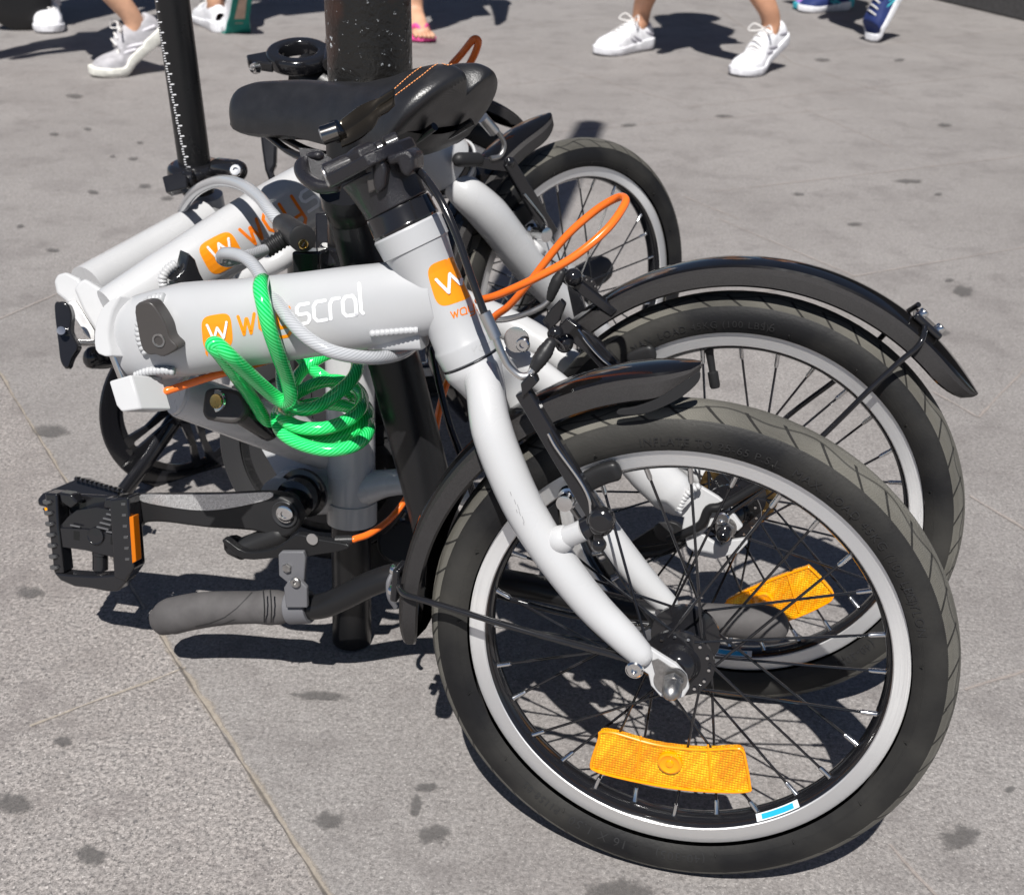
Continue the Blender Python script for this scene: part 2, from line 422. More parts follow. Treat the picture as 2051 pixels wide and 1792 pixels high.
POLE = pole_mat()
ROT = -1.03                                                               # paving direction
def ground_mat():
    mt = mat('granite_paving', (.3, .29, .28), .8, spec=.3); t = mt.node_tree; b = t.nodes['Principled BSDF']; ln = t.links.new
    tc = N(t, 'ShaderNodeTexCoord')
    def nz(s, d=4, r=.6): 
        n = N(t, 'ShaderNodeTexNoise', i_Scale=float(s), i_Detail=float(d), i_Roughness=r); ln(tc.outputs['Object'], n.inputs['Vector']); return n.outputs[0]
    def mr(x, a, bb, c=0, d=1):
        n = N(t, 'ShaderNodeMapRange', i_From_Min=a, i_From_Max=bb, i_To_Min=c, i_To_Max=d); ln(x, n.inputs['Value']); return n.outputs[0]
    def mix(f, A, B, mode='MIX'):
        n = N(t, 'ShaderNodeMix', data_type='RGBA', blend_type=mode)
        if isinstance(f, float): n.inputs['Factor'].default_value = f
        else: ln(f, n.inputs['Factor'])
        for k, q in (('A', A), ('B', B)):
            if isinstance(q, tuple): n.inputs[k].default_value = (*q, 1)
            else: ln(q, n.inputs[k])
        return n.outputs['Result']
    fine = nz(260, 6, .8); mid = nz(75, 5, .7); big = nz(2.2, 6, .62); med = nz(14, 5, .6); dots = nz(330, 2, .5); dk = nz(240, 3, .6)
    col = mix(mr(fine, .36, .64), (.075, .072, .071), (.55, .523, .503))
    col = mix(mr(mid, .38, .66, 0, .55), col, (.20, .195, .192))
    col = mix(mr(dots, .635, .70, 0, .85), col, (.60, .58, .56))
    col = mix(mr(dk, .58, .66, 0, .85), col, (.07, .07, .073))
    col = mix(mr(med, .52, .72, 0, .42), col, (.17, .158, .152))
    col = mix(mr(big, .42, .66, 0, .36), col, (.18, .165, .158))
    col = mix(mr(nz(10, 8, .72), .54, .64, 0, .45), col, (.15, .138, .136))
    # slabs on the near left side of the wide joint are coarser and lighter
    vm = N(t, 'ShaderNodeVectorMath', operation='DOT_PRODUCT'); ln(tc.outputs['Object'], vm.inputs[0]); vm.inputs[1].default_value = (.832, .555, 0)
    side = mr(vm.outputs['Value'], .246, .250)
    smooth = mix(mr(mid, .3, .7), (.215, .203, .197), (.33, .312, .303))
    smooth = mix(mr(fine, .30, .70), mix(1.0, smooth, (.52, .52, .52), 'MULTIPLY'), mix(1.0, smooth, (1.42, 1.42, 1.42), 'MULTIPLY'))
    smooth = mix(mr(dots, .64, .70, 0, .6), smooth, (.50, .48, .46))
    smooth = mix(mr(big, .40, .66, 0, .30), smooth, (.135, .126, .122))
    smooth = mix(mr(nz(7, 8, .72), .50, .62, 0, .42), smooth, (.135, .124, .122))
    smooth = mix(mr(nz(24, 6, .7), .60, .68, 0, .4), smooth, (.12, .112, .11))
    smooth = mix(mr(nz(110, 4, .6), .63, .68, 0, .55), smooth, (.10, .095, .094))
    col = mix(1.0, col, (1.04, 1.0, .985), 'MULTIPLY')
    col = mix(mr(side, 0, 1, .12, .72), col, smooth)
    ln(col, b.inputs['Base Color'])
    bp = N(t, 'ShaderNodeBump', i_Strength=.55, i_Distance=.0015); ln(fine, bp.inputs['Height'])
    b2 = N(t, 'ShaderNodeBump', i_Strength=.4, i_Distance=.004); ln(mid, b2.inputs['Height']); ln(bp.outputs[0], b2.inputs['Normal']); ln(b2.outputs[0], b.inputs['Normal'])
    return mt
def patch_mat(name, col, amount, soft, scale):                            # worn patch with ragged see-through edge; uv.y = 1 in the middle
    mt = mat(name, col, .85, spec=.2); t = mt.node_tree; b = t.nodes['Principled BSDF']; ln = t.links.new
    uv = N(t, 'ShaderNodeUVMap'); s = N(t, 'ShaderNodeSeparateXYZ'); ln(uv.outputs[0], s.inputs[0])
    tc = N(t, 'ShaderNodeTexCoord'); n = N(t, 'ShaderNodeTexNoise', i_Scale=float(scale), i_Detail=7.0, i_Roughness=.75); ln(tc.outputs['Object'], n.inputs['Vector'])
    a = N(t, 'ShaderNodeMath', operation='MULTIPLY_ADD'); ln(n.outputs[0], a.inputs[0]); a.inputs[1].default_value = 1.5; a.inputs[2].default_value = -.95
    c = N(t, 'ShaderNodeMath', operation='ADD'); ln(a.outputs[0], c.inputs[0]); ln(s.outputs[1], c.inputs[1])
    r = N(t, 'ShaderNodeMapRange', i_From_Min=.1, i_From_Max=.1+soft, i_To_Max=amount); ln(c.outputs[0], r.inputs['Value']); ln(r.outputs[0], b.inputs['Alpha'])
    n2 = N(t, 'ShaderNodeTexNoise', i_Scale=330.0, i_Detail=4.0); ln(tc.outputs['Object'], n2.inputs['Vector'])
    mx = N(t, 'ShaderNodeMix', data_type='RGBA'); mx.inputs['A'].default_value = (*[q*.6 for q in col], 1); mx.inputs['B'].default_value = (*[q*1.35 for q in col], 1)
    ln(n2.outputs[0], mx.inputs['Factor']); ln(mx.outputs['Result'], b.inputs['Base Color'])
    return mt
GUM = patch_mat('gum_stain', (.13, .123, .12), .60, .40, 90)
MORT = patch_mat('joint_mortar', (.44, .385, .32), .6, .5, 40)
CRACK = patch_mat('joint_crack', (.10, .092, .086), .45, .5, 30)
MORT2 = patch_mat('thin_joint', (.40, .35, .32), .62, .5, 16)

# ---------------------------------------------------------------- ground
def struct(o): o['kind'] = 'structure'; return o
g = MB(); S = 30
g.v = [V((-S, -S, 0)), V((S, -S, 0)), V((S, S*1.6, 0)), V((-S, S*1.6, 0))]; g.face((0, 1, 2, 3))
struct(link('ground', g, ground_mat(), sm=False))
def strip(mb, A, B, w, z, jit=.25):
    d = (B-A); L = d.length; d = d/L; n = V((-d.y, d.x, 0)); k = max(2, int(L/.02))
    b = len(mb.v)
    for i in range(k+1):
        p = A+d*(L*i/k)+n*random.uniform(-1, 1)*w*.12
        ww = w*(1+random.uniform(-jit, jit))
        for q in (-1, 0, 1): mb.v.append(V((p.x, p.y, z))+n*ww*q*.5)
    for i in range(k):
        for q in (0, 1):
            a = b+i*3+q
            mb.face((a, a+3, a+4, a+1), [(i/k, q), (i/k+.01, q), (i/k+.01, 1-q), (i/k, 1-q)])
wide = MB(); thin = MB()
P_ = lambda x, y: G(x, y)
def px_strip(mb, a, b, w, jit=.25): strip(mb, P_(*a), P_(*b), w, .0015, jit)
px_strip(wide, (300, 1235), (760, 1950), .013, .45)
px_strip(wide, (-160, 490), (292, 1222), .008, .4)
px_strip(wide, (372, 1338), (60, 1455), .006, .4)
for a, b in [((1006, 173), (1227, 151)), ((1100, 130), (1346, 204)), ((1585, 126), (1810, 200)), ((1365, 217), (2080, 141)), ((1600, 111), (2080, 53)),
             ((1790, 82), (2060, 155)), ((1962, 195), (2080, 228)), ((1100, 266), (1700, 218)), ((1611, 220), (1790, 298)), ((1500, 590), (2090, 490)),
             ((1440, 440), (1711, 554)), ((1868, 786), (1960, 837)), ((1942, 994), (2090, 1083)), ((1932, 1383), (2090, 1332)), ((1780, 1693), (1920, 1845)),
             ((1370, 395), (1480, 440)), ((470, 90), (640, 160)), ((1430, 385), (2080, 310)), ((1310, 895), (1560, 850)), ((960, 60), (1300, 30)), ((900, 230), (1080, 310)), ((1500, 590), (1700, 640)), ((1960, 837), (2090, 700)), ((1440, 20), (1585, 126)), ((0, 640), (180, 560))]:
    px_strip(thin, a, b, .007, .3)
struct(link('paving_joints', wide, MORT, sm=False))
crk = MB(); strip(crk, P_(296, 1238), P_(754, 1954), .0035, .0022, .6); strip(crk, P_(-160, 493), P_(288, 1224), .0028, .0022, .6); struct(link('joint_cracks', crk, CRACK, sm=False)); struct(link('hairline_joints', thin, MORT2, sm=False))
st = MB()
def stain(px, py, rw, rh, ang=0):
    c = G(px, py, .0028); a = G(px+rw, py, .0028)-c; q = G(px, py-rh, .0028)-c; n = 18
    b = len(st.v); st.v.append(c)
    ph = random.uniform(0, 9)
    for ring in (.5, 1.0):
        for i in range(n):
            t = 2*math.pi*i/n; r = ring*(1+.14*math.sin(2*t+ph)+.1*math.sin(5*t+ph*2))*.98
            v = a*math.cos(t)*r+q*math.sin(t)*r; st.v.append(c+v)
    for i in range(n):
        j = (i+1) % n
        st.face((b, b+1+i, b+1+j), [(0, 1), (0, .62), (0, .62)])
        st.face((b+1+i, b+1+n+i, b+1+n+j, b+1+j), [(0, .62), (0, 0), (0, 0), (0, .62)])
for q in [(658, 1642, 42, 30), (178, 1712, 46, 30), (125, 1482, 24, 18), (22, 1608, 50, 34), (855, 1575, 34, 14), (832, 1610, 16, 34), (1235, 1785, 95, 42), (868, 1668, 46, 30),
          (266, 317, 16, 5), (186, 384, 17, 7), (225, 313, 8, 4), (290, 372, 18, 8), (334, 396, 20, 7), (105, 500, 20, 6), (305, 505, 26, 10), (175, 258, 12, 5), (280, 285, 12, 4), (108, 268, 14, 5),
          (40, 452, 10, 6), (640, 1392, 80, 14), (1930, 582, 26, 18), (1902, 560, 12, 6), (1880, 665, 40, 8), (1712, 448, 20, 6), (1600, 388, 18, 5), (1880, 388, 12, 5), (1925, 1675, 60, 34), (2026, 1578, 18, 10),
          (1260, 250, 24, 5), (1648, 120, 22, 6), (1802, 120, 16, 5), (1450, 232, 26, 5), (1892, 250, 20, 6), (1820, 362, 40, 7), (100, 862, 50, 20), (60, 1185, 36, 20), (560, 212, 22, 6), (150, 192, 30, 6)]:
    stain(*q)
struct(link('ground_stains', st, GUM, sm=False))

# plinth of a building in the far right corner
STONE = mat('dark_stone', (.07, .068, .068), .6, noise=.2, nscale=60, bump=.2)
DARKW = mat('dark_wall', (.012, .012, .013), .35)
pl = thing('plinth_wall', 'dark stone plinth of a building in the far right corner', 'wall', G(1960, 20))
a = G(1700, -40); bq = G(2130, 62); d = (bq-a).normalized(); nn = V((-d.y, d.x, 0)); nn = nn if nn.y > 0 else -nn
mb = MB(); mb.box((a+bq)/2+d*.5+nn*.2+V((0, 0, .05)), d, nn, V((0, 0, 1)), 2.5, .2, .05); link('step_stone', mb, STONE, pl, bev=.008)
mb = MB(); mb.box((a+bq)/2+d*.5+nn*.46+V((0, 0, .9)), d, nn, V((0, 0, 1)), 2.5, .2, .9); link('wall', mb, DARKW, pl, bev=.01)

# ---------------------------------------------------------------- street pole
pp = G(738, 0); d = ray(736, 0); t = 1.135; top = C0+d*(1.125/d.y)
px0 = V((top.x, 1.125, 0)); lean = V((-.012, 0, 1))
mb = MB(); mb.lathe(V((px0.x+.012*.6, 1.125, 0)), lean, [(0, .0385), (.02, .0385), (3.28, .0385), (3.3, .03)], 48)
pole = link('street_pole', mb, POLE, loc=V((px0.x, 1.125, 0)))
tag(pole, 'round black metal pole with chipped paint that the folded bicycles are locked to', 'pole')

# ---------------------------------------------------------------- decals
def bvh(mb): return BVHTree.FromPolygons([tuple(v) for v in mb.v], mb.f)
def hit(tree, px, py, off=.0006):
    off = off*.4
    d = ray(px, py).normalized(); h = tree.ray_cast(C0, d)
    if h[0] is None: return None
    n = h[1] if h[1].dot(d) < 0 else -h[1]
    return h[0]+n*off
def stroke(mb, tree, pts, w, off=.0006, step=3.0):
    Q = []
    P = [V((p[0], p[1], 0)) for p in pts]
    for a, b in zip(P, P[1:]):
        k = max(1, int((b-a).length/step))
        Q += [a+(b-a)*i/k for i in range(k)]
    Q.append(P[-1])
    # ribbons quad per segment + discs at the joints
    def quad(ps, k=1.0):
        hs = [hit(tree, p.x, p.y, off*k) for p in ps]
        if any(h is None for h in hs): return
        mx = max((hs[i]-hs[j]).length for i in range(len(hs)) for j in range(i))
        if mx > .03: return
        b = len(mb.v); mb.v += hs; mb.face(list(range(b, b+len(hs))))
    for a, b in zip(Q, Q[1:]):
        d = (b-a)
        if d.length < 1e-6: continue
        d.normalize(); n = V((-d.y, d.x, 0))*w*.5; quad([a-n, a+n, b+n, b-n])
    for c in [P[0]]+P[1:]:
        quad([c+V((math.cos(t*math.pi/5), math.sin(t*math.pi/5), 0))*w*.5 for t in range(10)], 1.4)
FONT = {'w': ([[(0, 1), (.30, 0), (.50, .8), (.56, .8), (.76, 0), (1.06, 1)]], 1.36),
        'a': ([[(.85, 0), (.85, .75), (.68, 1), (.2, 1), (0, .8), (0, .2), (.2, 0), (.85, 0)]], 1.18),
        'y': ([[(0, 1), (0, .25), (.15, 0), (.8, 0)], [(.8, 1), (.8, -.3), (.6, -.5), (.1, -.5)]], 1.16),
        's': ([[(.8, 1), (.2, 1), (0, .85), (0, .62), (.15, .5), (.65, .5), (.8, .38), (.8, .15), (.65, 0), (0, 0)]], 1.12),
        'c': ([[(.8, 1), (.2, 1), (0, .8), (0, .2), (.2, 0), (.8, 0)]], 1.08),
        'r': ([[(0, 0), (0, .75), (.2, 1), (.65, 1)]], .86),
        'l': ([[(0, 1.55), (0, .12), (.12, 0)]], .4)}
def write(mb, tree, text, o, ex, ey, w, off=.0006):
    x = 0
    for ch in text:
        if ch in FONT:
            for s_ in FONT[ch][0]:
                stroke(mb, tree, [(o[0]+ex[0]*(x+a)+ey[0]*b, o[1]+ex[1]*(x+a)+ey[1]*b) for a, b in s_], w, off)
            x += FONT[ch][1]
    return x
def badge(mb, tree, c, ex, ey, tail, off=.0004):                           # rounded square with a speech tail
    n = 84; rings = 22; b = len(mb.v); ok = {}
    def P(r, k):
        t = 2*math.pi*k/n; x = math.copysign(abs(math.cos(t))**.5, math.cos(t)); y = math.copysign(abs(math.sin(t))**.5, math.sin(t))
        if r > .99 and tail and abs(t-tail) < .18: x *= 1.0; y *= 1.42
        return hit(tree, c[0]+ex[0]*x*r+ey[0]*y*r, c[1]+ex[1]*x*r+ey[1]*y*r, off)
    for i in range(rings+1):
        for k in range(n):
            h = P(i/rings if i else .001, k); ok[(i, k)] = (len(mb.v) if h is not None else None)
            if h is not None: mb.v.append(h)
    for i in range(rings):
        for k in range(n):
            q = [ok[(i, k)], ok[(i+1, k)], ok[(i+1, (k+1) % n)], ok[(i, (k+1) % n)]]
            if all(z is not None for z in q) and (mb.v[q[1]]-mb.v[q[2]]).length < .04 and (mb.v[q[1]]-mb.v[q[0]]).length < .04: mb.face(q)
def arc_text(fr, text, ang0, r, size, mt, parent, thick=.0004, name='lettering', sgn=1):
    cu = bpy.data.curves.new('t', 'FONT'); cu.body = text; cu.size = size; cu.extrude = 0; cu.space_character = 1.15; cu.resolution_u = 3
    ob = bpy.data.objects.new('t', cu); sc.collection.objects.link(ob); bpy.context.view_layer.update()
    me = bpy.data.meshes.new_from_object(ob.evaluated_get(bpy.context.evaluated_depsgraph_get()))
    mb = MB()
    for v in me.vertices:
        rr = r+v.co.y; q = rr-.1725; c = math.sqrt(max(1e-6, .0203**2-q*q))+thick
        mb.v.append(fr.W(ang0-v.co.x/r, rr, c))
    for p in me.polygons: mb.face(list(p.vertices))
    bpy.data.objects.remove(ob); bpy.data.curves.remove(cu); bpy.data.meshes.remove(me)
    if mb.f: link(name, mb, mt, parent, sm=False)

# ---------------------------------------------------------------- wheel
def wheel(root, fr, phase=0.0, hubr=.026, full=True, reflect=None, refl_mid=None, refl_div=None, valve=None, sprocket=False):
    n = fr.n
    mb = MB()
    mb.lathe(fr.L(0, 0, -.034), n, [(0, .007), (.003, .012), (.008, .014), (.012, hubr*.6), (.0122, hubr), (.0155, hubr), (.018, hubr*.62), (.030, hubr*.52), (.038, hubr*.52),
             (.050, hubr*.62), (.0525, hubr), (.0558, hubr), (.056, hubr*.62), (.060, .014), (.066, .011), (.068, .007)], 40)
    wh = link('wheel', mb, BLK, root)
    # rivets of the flanges
    mb = MB()
    for k in range(14):
        for c in (.0222, -.0222):
            a = 2*math.pi*(k+(.5 if c < 0 else 0))/14; mb.lathe(fr.W(a, hubr-.004, c), n*(1 if c > 0 else -1), [(0, .0014), (.0012, .0012)], 8)
    link('spoke_heads', mb, CHROME, wh)
    # tyre: section as a circle, uv for the tread
    mb = MB(); na, ns = 120, 30; rc, rt = .1725, .02
    for i in range(na):
        a = 2*math.pi*i/na
        for j in range(ns+1):
            s_ = R(215)-R(250+180)*0-0; t = R(-128)+R(256)*j/ns              # across from one bead to the other over the crown
            rr = rc+rt*math.cos(t)*(1.0 if abs(t) > .5 else 1.0); cc = rt*math.sin(t)
            mb.v.append(fr.W(a, rr, cc))
    for i in range(na):
        i2 = (i+1) % na
        for j in range(ns):
            u0, u1 = 2*math.pi*.19*i/na, 2*math.pi*.19*(i+1)/na
            mb.face((i*(ns+1)+j, i*(ns+1)+j+1, i2*(ns+1)+j+1, i2*(ns+1)+j), [(u0, j/ns), (u0, (j+1)/ns), (u1, (j+1)/ns), (u1, j/ns)])
    for k in range(17):
        a = 2*math.pi*k/17+.2+phase; mb.tube([fr.W(a, .1612, .0145), fr.W(a+.01, .1665, .0208)], .0005, seg=5)
    ty = link('tyre', mb, TYRE, wh, ang=80)
    # rim: silver brake tracks, black well
    prof = [(-.0112, .1600), (-.0122, .1594), (-.0118, .1482, 0), (-.0111, .1474, 0), (-.0092, .1456, 1), (-.0055, .1438, 1), (0, .1432, 1), (.0055, .1438, 1), (.0092, .1456, 1), (.0111, .1474, 1), (.0118, .1482, 0), (.0122, .1594, 0), (.0112, .1600, 0), (0, .156, 1)]
    mb = MB(); seg = 144; b = 0
    for q in prof:
        for k in range(seg): mb.v.append(fr.W(2*math.pi*k/seg, q[1], q[0]))
    for i in range(len(prof)-1):
        mb.cur = prof[i+1][2] if len(prof[i+1]) > 2 else 0
        for k in range(seg):
            k2 = (k+1) % seg
            mb.face((i*seg+k, i*seg+k2, (i+1)*seg+k2, (i+1)*seg+k), [(k/seg, prof[i][1]), ((k+1)/seg, prof[i][1]), ((k+1)/seg, prof[i+1][1]), (k/seg, prof[i+1][1])])
    link('rim', mb, [RIM, BLK], wh, ang=25)
    # spokes with nipples
    for k in range(28):
        side = .021 if k % 2 == 0 else -.021
        ar = phase+2*math.pi*k/28; q = 1 if (k//2) % 2 == 0 else -1
        ah = ar+q*R(48)
        p0 = fr.W(ah, hubr-.004, side+(.001 if q > 0 else -.001)); p1 = fr.W(ar, .1436, side*.12)
        mb = MB(); dd = (p1-p0).normalized(); p2 = p1-dd*.0105
        mb.tube([p0, p2], .00105, seg=8); mb.cur = 1
        mb.lathe(p2-dd*.001, dd, [(0, .0014), (.002, .0019), (.0105, .0019), (.0115, .0024), (.013, .0024)], 10)
        link('spoke', mb, [BLK, CHROME if True else ALU], wh)
    if valve is not None:
        mb = MB(); mb.lathe(fr.W(valve, .1435), fr.W(valve, -1)-fr.W(valve, 0), [(0, .0045), (.004, .0035), (.02, .003), (.021, .0046), (.033, .0046), (.035, .0038)], 16)
        link('valve', mb, MATTE, wh)
    if reflect:
        # traced outline on the near side of the spokes
        pts = [fr.P(x, y, .009) for x, y in reflect]
        mb = MB(); mb.prism(catmull(pts, 4, True), n*.006)
        rf = link('reflector', mb, REFL, wh, bev=.0008)
        loop = catmull([p+n*.0062 for p in pts], 4, True)
        m2 = MB(); m2.tube(loop, .0011, seg=8, closed=True); link('reflector_edge', m2, AMBER, rf)
        m2 = MB()
        for q_ in refl_div or []: m2.tube([fr.P(q_[0], q_[1], .0153), fr.P(q_[2], q_[3], .0153)], .0008, seg=8)
        if m2.f: link('reflector_rib', m2, AMBER, rf)
        c = fr.P(refl_mid[0], refl_mid[1], .0155)
        mb = MB(); mb.lathe(c, n, [(0, .0095), (.002, .009), (.0028, .0075), (.0018, .0062), (.0018, .003), (.003, .0025), (.0032, 1e-5)], 28, cap=False)
        link('reflector_boss', mb, AMBER, rf)
    return wh
def axle(wh, fr, c0, cap=None, side=1):
    n = fr.n*side; mb = MB()
    mb.lathe(fr.L(0, 0, (c0-.004)*side), n, [(0, .0092), (.0015, .0092), (.0016, .007)], 24)
    mb.hexnut(fr.L(0, 0, c0*side-.0024*side*0), n, .0080, .0065)
    link('axle_nut', mb, STEEL, wh)
    mb = MB(); h = .0145
    mb.lathe(fr.L(0, 0, (c0+.006)*side), n, [(0, .0067), (h*.5, .0065), (h*.72, .0055), (h*.88, .0038), (h*.97, .0016), (h, 1e-5)], 24, cap=False)
    link('axle_cap', mb, cap or STEEL, wh)

# ---------------------------------------------------------------- mudguard
def mudguard(root, fr, a0, a1, rad=.2055, tail=None, off=0.0, spread=1.0):
    prof = [(-.0265, -.006), (-.0262, -.001), (-.0255, .0045), (-.0205, .0075), (-.0195, .0095), (-.010, .0120), (0, .0128), (.010, .0120), (.0195, .0095), (.0205, .0075), (.0255, .0045), (.0262, -.001), (.0265, -.006)]
    n = 64; m_ = len(prof); mb = MB(); th = .0016
    for layer in (0, 1):
        for i in range(n+1):
            t = i/n; a = a0+(a1-a0)*t
            e0 = min(1, t/.10); e1 = min(1, (1-t)/.10)
            k = (math.sin(e0*math.pi/2)**.6*.85+.15)*(math.sin(e1*math.pi/2)**.6*.85+.15)       # rounded, narrowing ends
            for c, h in prof:
                mb.v.append(fr.W(a, rad+off*(1-t)+(.0128-(.0128-h)*k**.8)-(th if layer else 0), c*k*spread*(1 if not layer else .95)))
    L = (n+1)*m_
    for i in range(n):
        for j in range(m_-1):
            mb.cur = 1 if j in (0, 1, 2, m_-2, m_-3, m_-4) else 0
            a = i*m_+j; mb.face((a, a+1, a+m_+1, a+m_)); mb.cur = 0
            a += L; mb.face((a, a+m_, a+m_+1, a+1))
        for j in (0, m_-1):
            a = i*m_+j; q = (a, a+m_, a+m_+L, a+L); mb.face(q if j == 0 else q[::-1])
    for i in (0, n):
        for j in range(m_-1):
            a = i*m_+j; q = (a, a+L, a+L+1, a+1); mb.face(q if i == 0 else q[::-1])
    return link('mudguard', mb, [GUARD, SKIRT], root, ang=28)

# ================================================================ the near bicycle
bk = thing('folding_bicycle', 'nearer folded white bicycle with its black saddle showing and both wheels at the right', 'bicycle', V((0, .86, 0)), 'folded bicycles locked to the pole')
def lpx(mb, p0, p1, prof, seg=40, cap=True):                              # lathe between two points, prof: (fraction, half px[, mat])
    ax = p1-p0; L = ax.length
    mb.lathe(p0, ax, [(q[0]*L, pxr(p0+ax*min(1, max(0, q[0])), q[1]))+tuple(q[2:]) for q in prof], seg, cap); return mb
def bead(root, P, r, mt=None, name='weld_bead', pitch=.0033):              # rippled weld
    if len(P) < 2: return None
    C = catmull(P, 10); L = sum((b-a).length for a, b in zip(C, C[1:])); k = max(8, int(L/pitch)*5)
    cum = [0]
    for a, b in zip(C, C[1:]): cum.append(cum[-1]+(b-a).length)
    if L < 1e-6 or len(C) < 2: return None
    pts = []; j = 0
    for i in range(k+1):
        s_ = L*i/k
        while j < len(C)-2 and cum[j+1] < s_: j += 1
        f = (s_-cum[j])/max(1e-9, cum[j+1]-cum[j]); pts.append(C[j].lerp(C[j+1], f))
    rr = [r*(.82+.26*abs(math.sin(math.pi*i/5))) for i in range(k+1)]
    mb = MB(); mb.tube(pts, rr, seg=10); return link(name, mb, mt or WHITE, root, ang=60)

wA = wheel(bk, FA, phase=FA.ang(1352, 1612)-0.0, reflect=[(1203, 1470), (1206, 1457), (1235, 1459), (1300, 1478), (1350, 1487), (1410, 1492), (1470, 1489), (1488, 1493), (1494, 1510), (1503, 1562), (1498, 1574), (1440, 1575), (1370, 1570), (1300, 1559), (1235, 1545), (1196, 1533), (1187, 1520)], refl_mid=(1342, 1526), refl_div=[(1284, 1474, 1275, 1554), (1418, 1491, 1424, 1574)])
axle(wA, FA, .047)
wB = wheel(bk, FB, phase=.1, reflect=[(1458, 1200), (1466, 1192), (1540, 1158), (1610, 1133), (1626, 1134), (1665, 1176), (1668, 1190), (1655, 1202), (1600, 1228), (1545, 1243), (1480, 1242), (1440, 1230)], refl_mid=(1530, 1203), refl_div=[(1500, 1180, 1512, 1242), (1576, 1147, 1600, 1226)], valve=FB.ang(1420, 700))
axle(wB, FB, .058, BLK)
for txt, px_, py_, r, s_ in [('INFLATE TO 25-65 P.S.I.', 1283, 886, .1655, .0080), ('MAX. LOAD 45KG (100 LBS)', 1572, 968, .1655, .0088), ('NYLON', 1806, 1186, .1655, .0088),
                         ('(40-305)', 1412, 1693, .1655, .0095), ('16 X 1.50', 1262, 1672, .1655, .0105), ('P1158-05', 1128, 1610, .166, .008)]:
    arc_text(FA, txt, FA.ang(px_, py_, .015), r, s_, EMB, wA)
for txt, px_, py_, r, s_ in [('MAX. LOAD 45KG (100 LBS)', 1262, 690, .1655, .0085), ('16', 1525, 650, .1655, .011), ('(40-305)', 1745, 1275, .1655, .010)]:
    arc_text(FB, txt, FB.ang(px_, py_, .015), r, s_, EMB, wB)
# little mould hairs and rim stickers
def sticker(wh, fr, a, w=.017):
    mb = MB()
    for i in range(7):
        t = a+(i/6-.5)*w*2/.1405
        mb.v += [fr.W(t, .1466, .0110), fr.W(t, .1430, .0060)]
        if i: b = len(mb.v)-4; mb.face((b, b+1, b+3, b+2))
    mb.cur = 1
    for i in range(7):
        t = a+(i/6-.5)*w*1.5/.1405
        mb.v += [fr.W(t, .1459, .0104), fr.W(t, .1434, .0070)]
        if i: b = len(mb.v)-4; mb.face((b, b+1, b+3, b+2))
    link('rim_sticker', mb, [STKW, STKB], wh, sm=False)
sticker(wA, FA, FA.ang(1560, 1612)); sticker(wB, FB, FB.ang(1470, 1303))

# fork -----------------------------------------------------------
hA0 = FA.P(943, 721); hA1 = FA.P(815, 455); sax = (hA1-hA0).normalized()
mb = MB()
P, r = tr(FA, [(962, 742, .008, 36), (972, 790, .024, 38), (985, 860, .033, 42), (1012, 935, .036, 42), (1052, 1022, .038, 41), (1108, 1112, .040, 39), (1180, 1205, .041, 36), (1248, 1274, .042, 32), (1282, 1308, .042, 27)])
mb.tube(P, r, seg=28, rnd=True)
P, r = tr(FA, [(985, 722, -.008, 34), (1020, 775, -.024, 34), (1085, 880, -.034, 34), (1155, 985, -.037, 33), (1228, 1086, -.038, 31), (1290, 1162, -.039, 28), (1338, 1212, -.039, 23)])
mb.tube(P, r, seg=24, rnd=True)
lpx(mb, hA0-sax*.035, hA0-sax*.001, [(0, 30), (.25, 40), (.55, 50), (.8, 60), (.9, 62), (1, 61)])
mb.tube([FA.P(1118, 1082, .042), FA.P(1126, 1079, .042)], pxr(FA.P(1122, 1080, .042), 29), seg=20, rnd=True); mb.tube([FA.P(1122, 1080, .042), FA.P(1172, 1060, .047)], pxr(FA.P(1122, 1080, .042), 22), seg=20)
fork = link('fork', mb, WHITE, bk); kT = bvh(mb)
scf = MB()
for x, y, l in [(1022, 985, 7), (1030, 1000, 9), (1036, 1010, 12), (1040, 1024, 8), (1046, 1034, 12), (1034, 1020, 6), (1048, 1046, 5)]: stroke(scf, kT, [(x, y), (x+l*.35, y+l)], 1.0, .0004)
if scf.f: link('badge', scf, mat('scuff_grey', (.22, .22, .23), .6), fork, sm=False).name = 'scuff_marks'
mb = MB(); mb.prism([FA.P(x, y, .0385) for x, y in [(1250, 1272), (1285, 1280), (1322, 1304), (1356, 1325), (1376, 1348), (1382, 1372), (1371, 1390), (1349, 1396), (1324, 1388), (1305, 1366), (1300, 1344), (1286, 1334), (1258, 1314)]], FA.n*.0045)
mb.prism([FA.P(x, y, -.044) for x, y in [(1316, 1200), (1345, 1196), (1372, 1218), (1392, 1244), (1396, 1268), (1375, 1284), (1345, 1280), (1325, 1256), (1312, 1232)]], FA.n*.0045)
link('dropout', mb, WHITE, fork, bev=.001)
mb = MB(); mb.lathe(FA.P(1341, 1362, .0432), FA.n, [(0, .0112), (.0012, .0112), (.0013, .009)], 28); mb.prism([FA.P(x, y, .0435) for x, y in [(1306, 1322), (1318, 1318), (1345, 1336), (1330, 1372), (1316, 1360)]], FA.n*.0012)
link('tab_washer', mb, STEEL, fork)
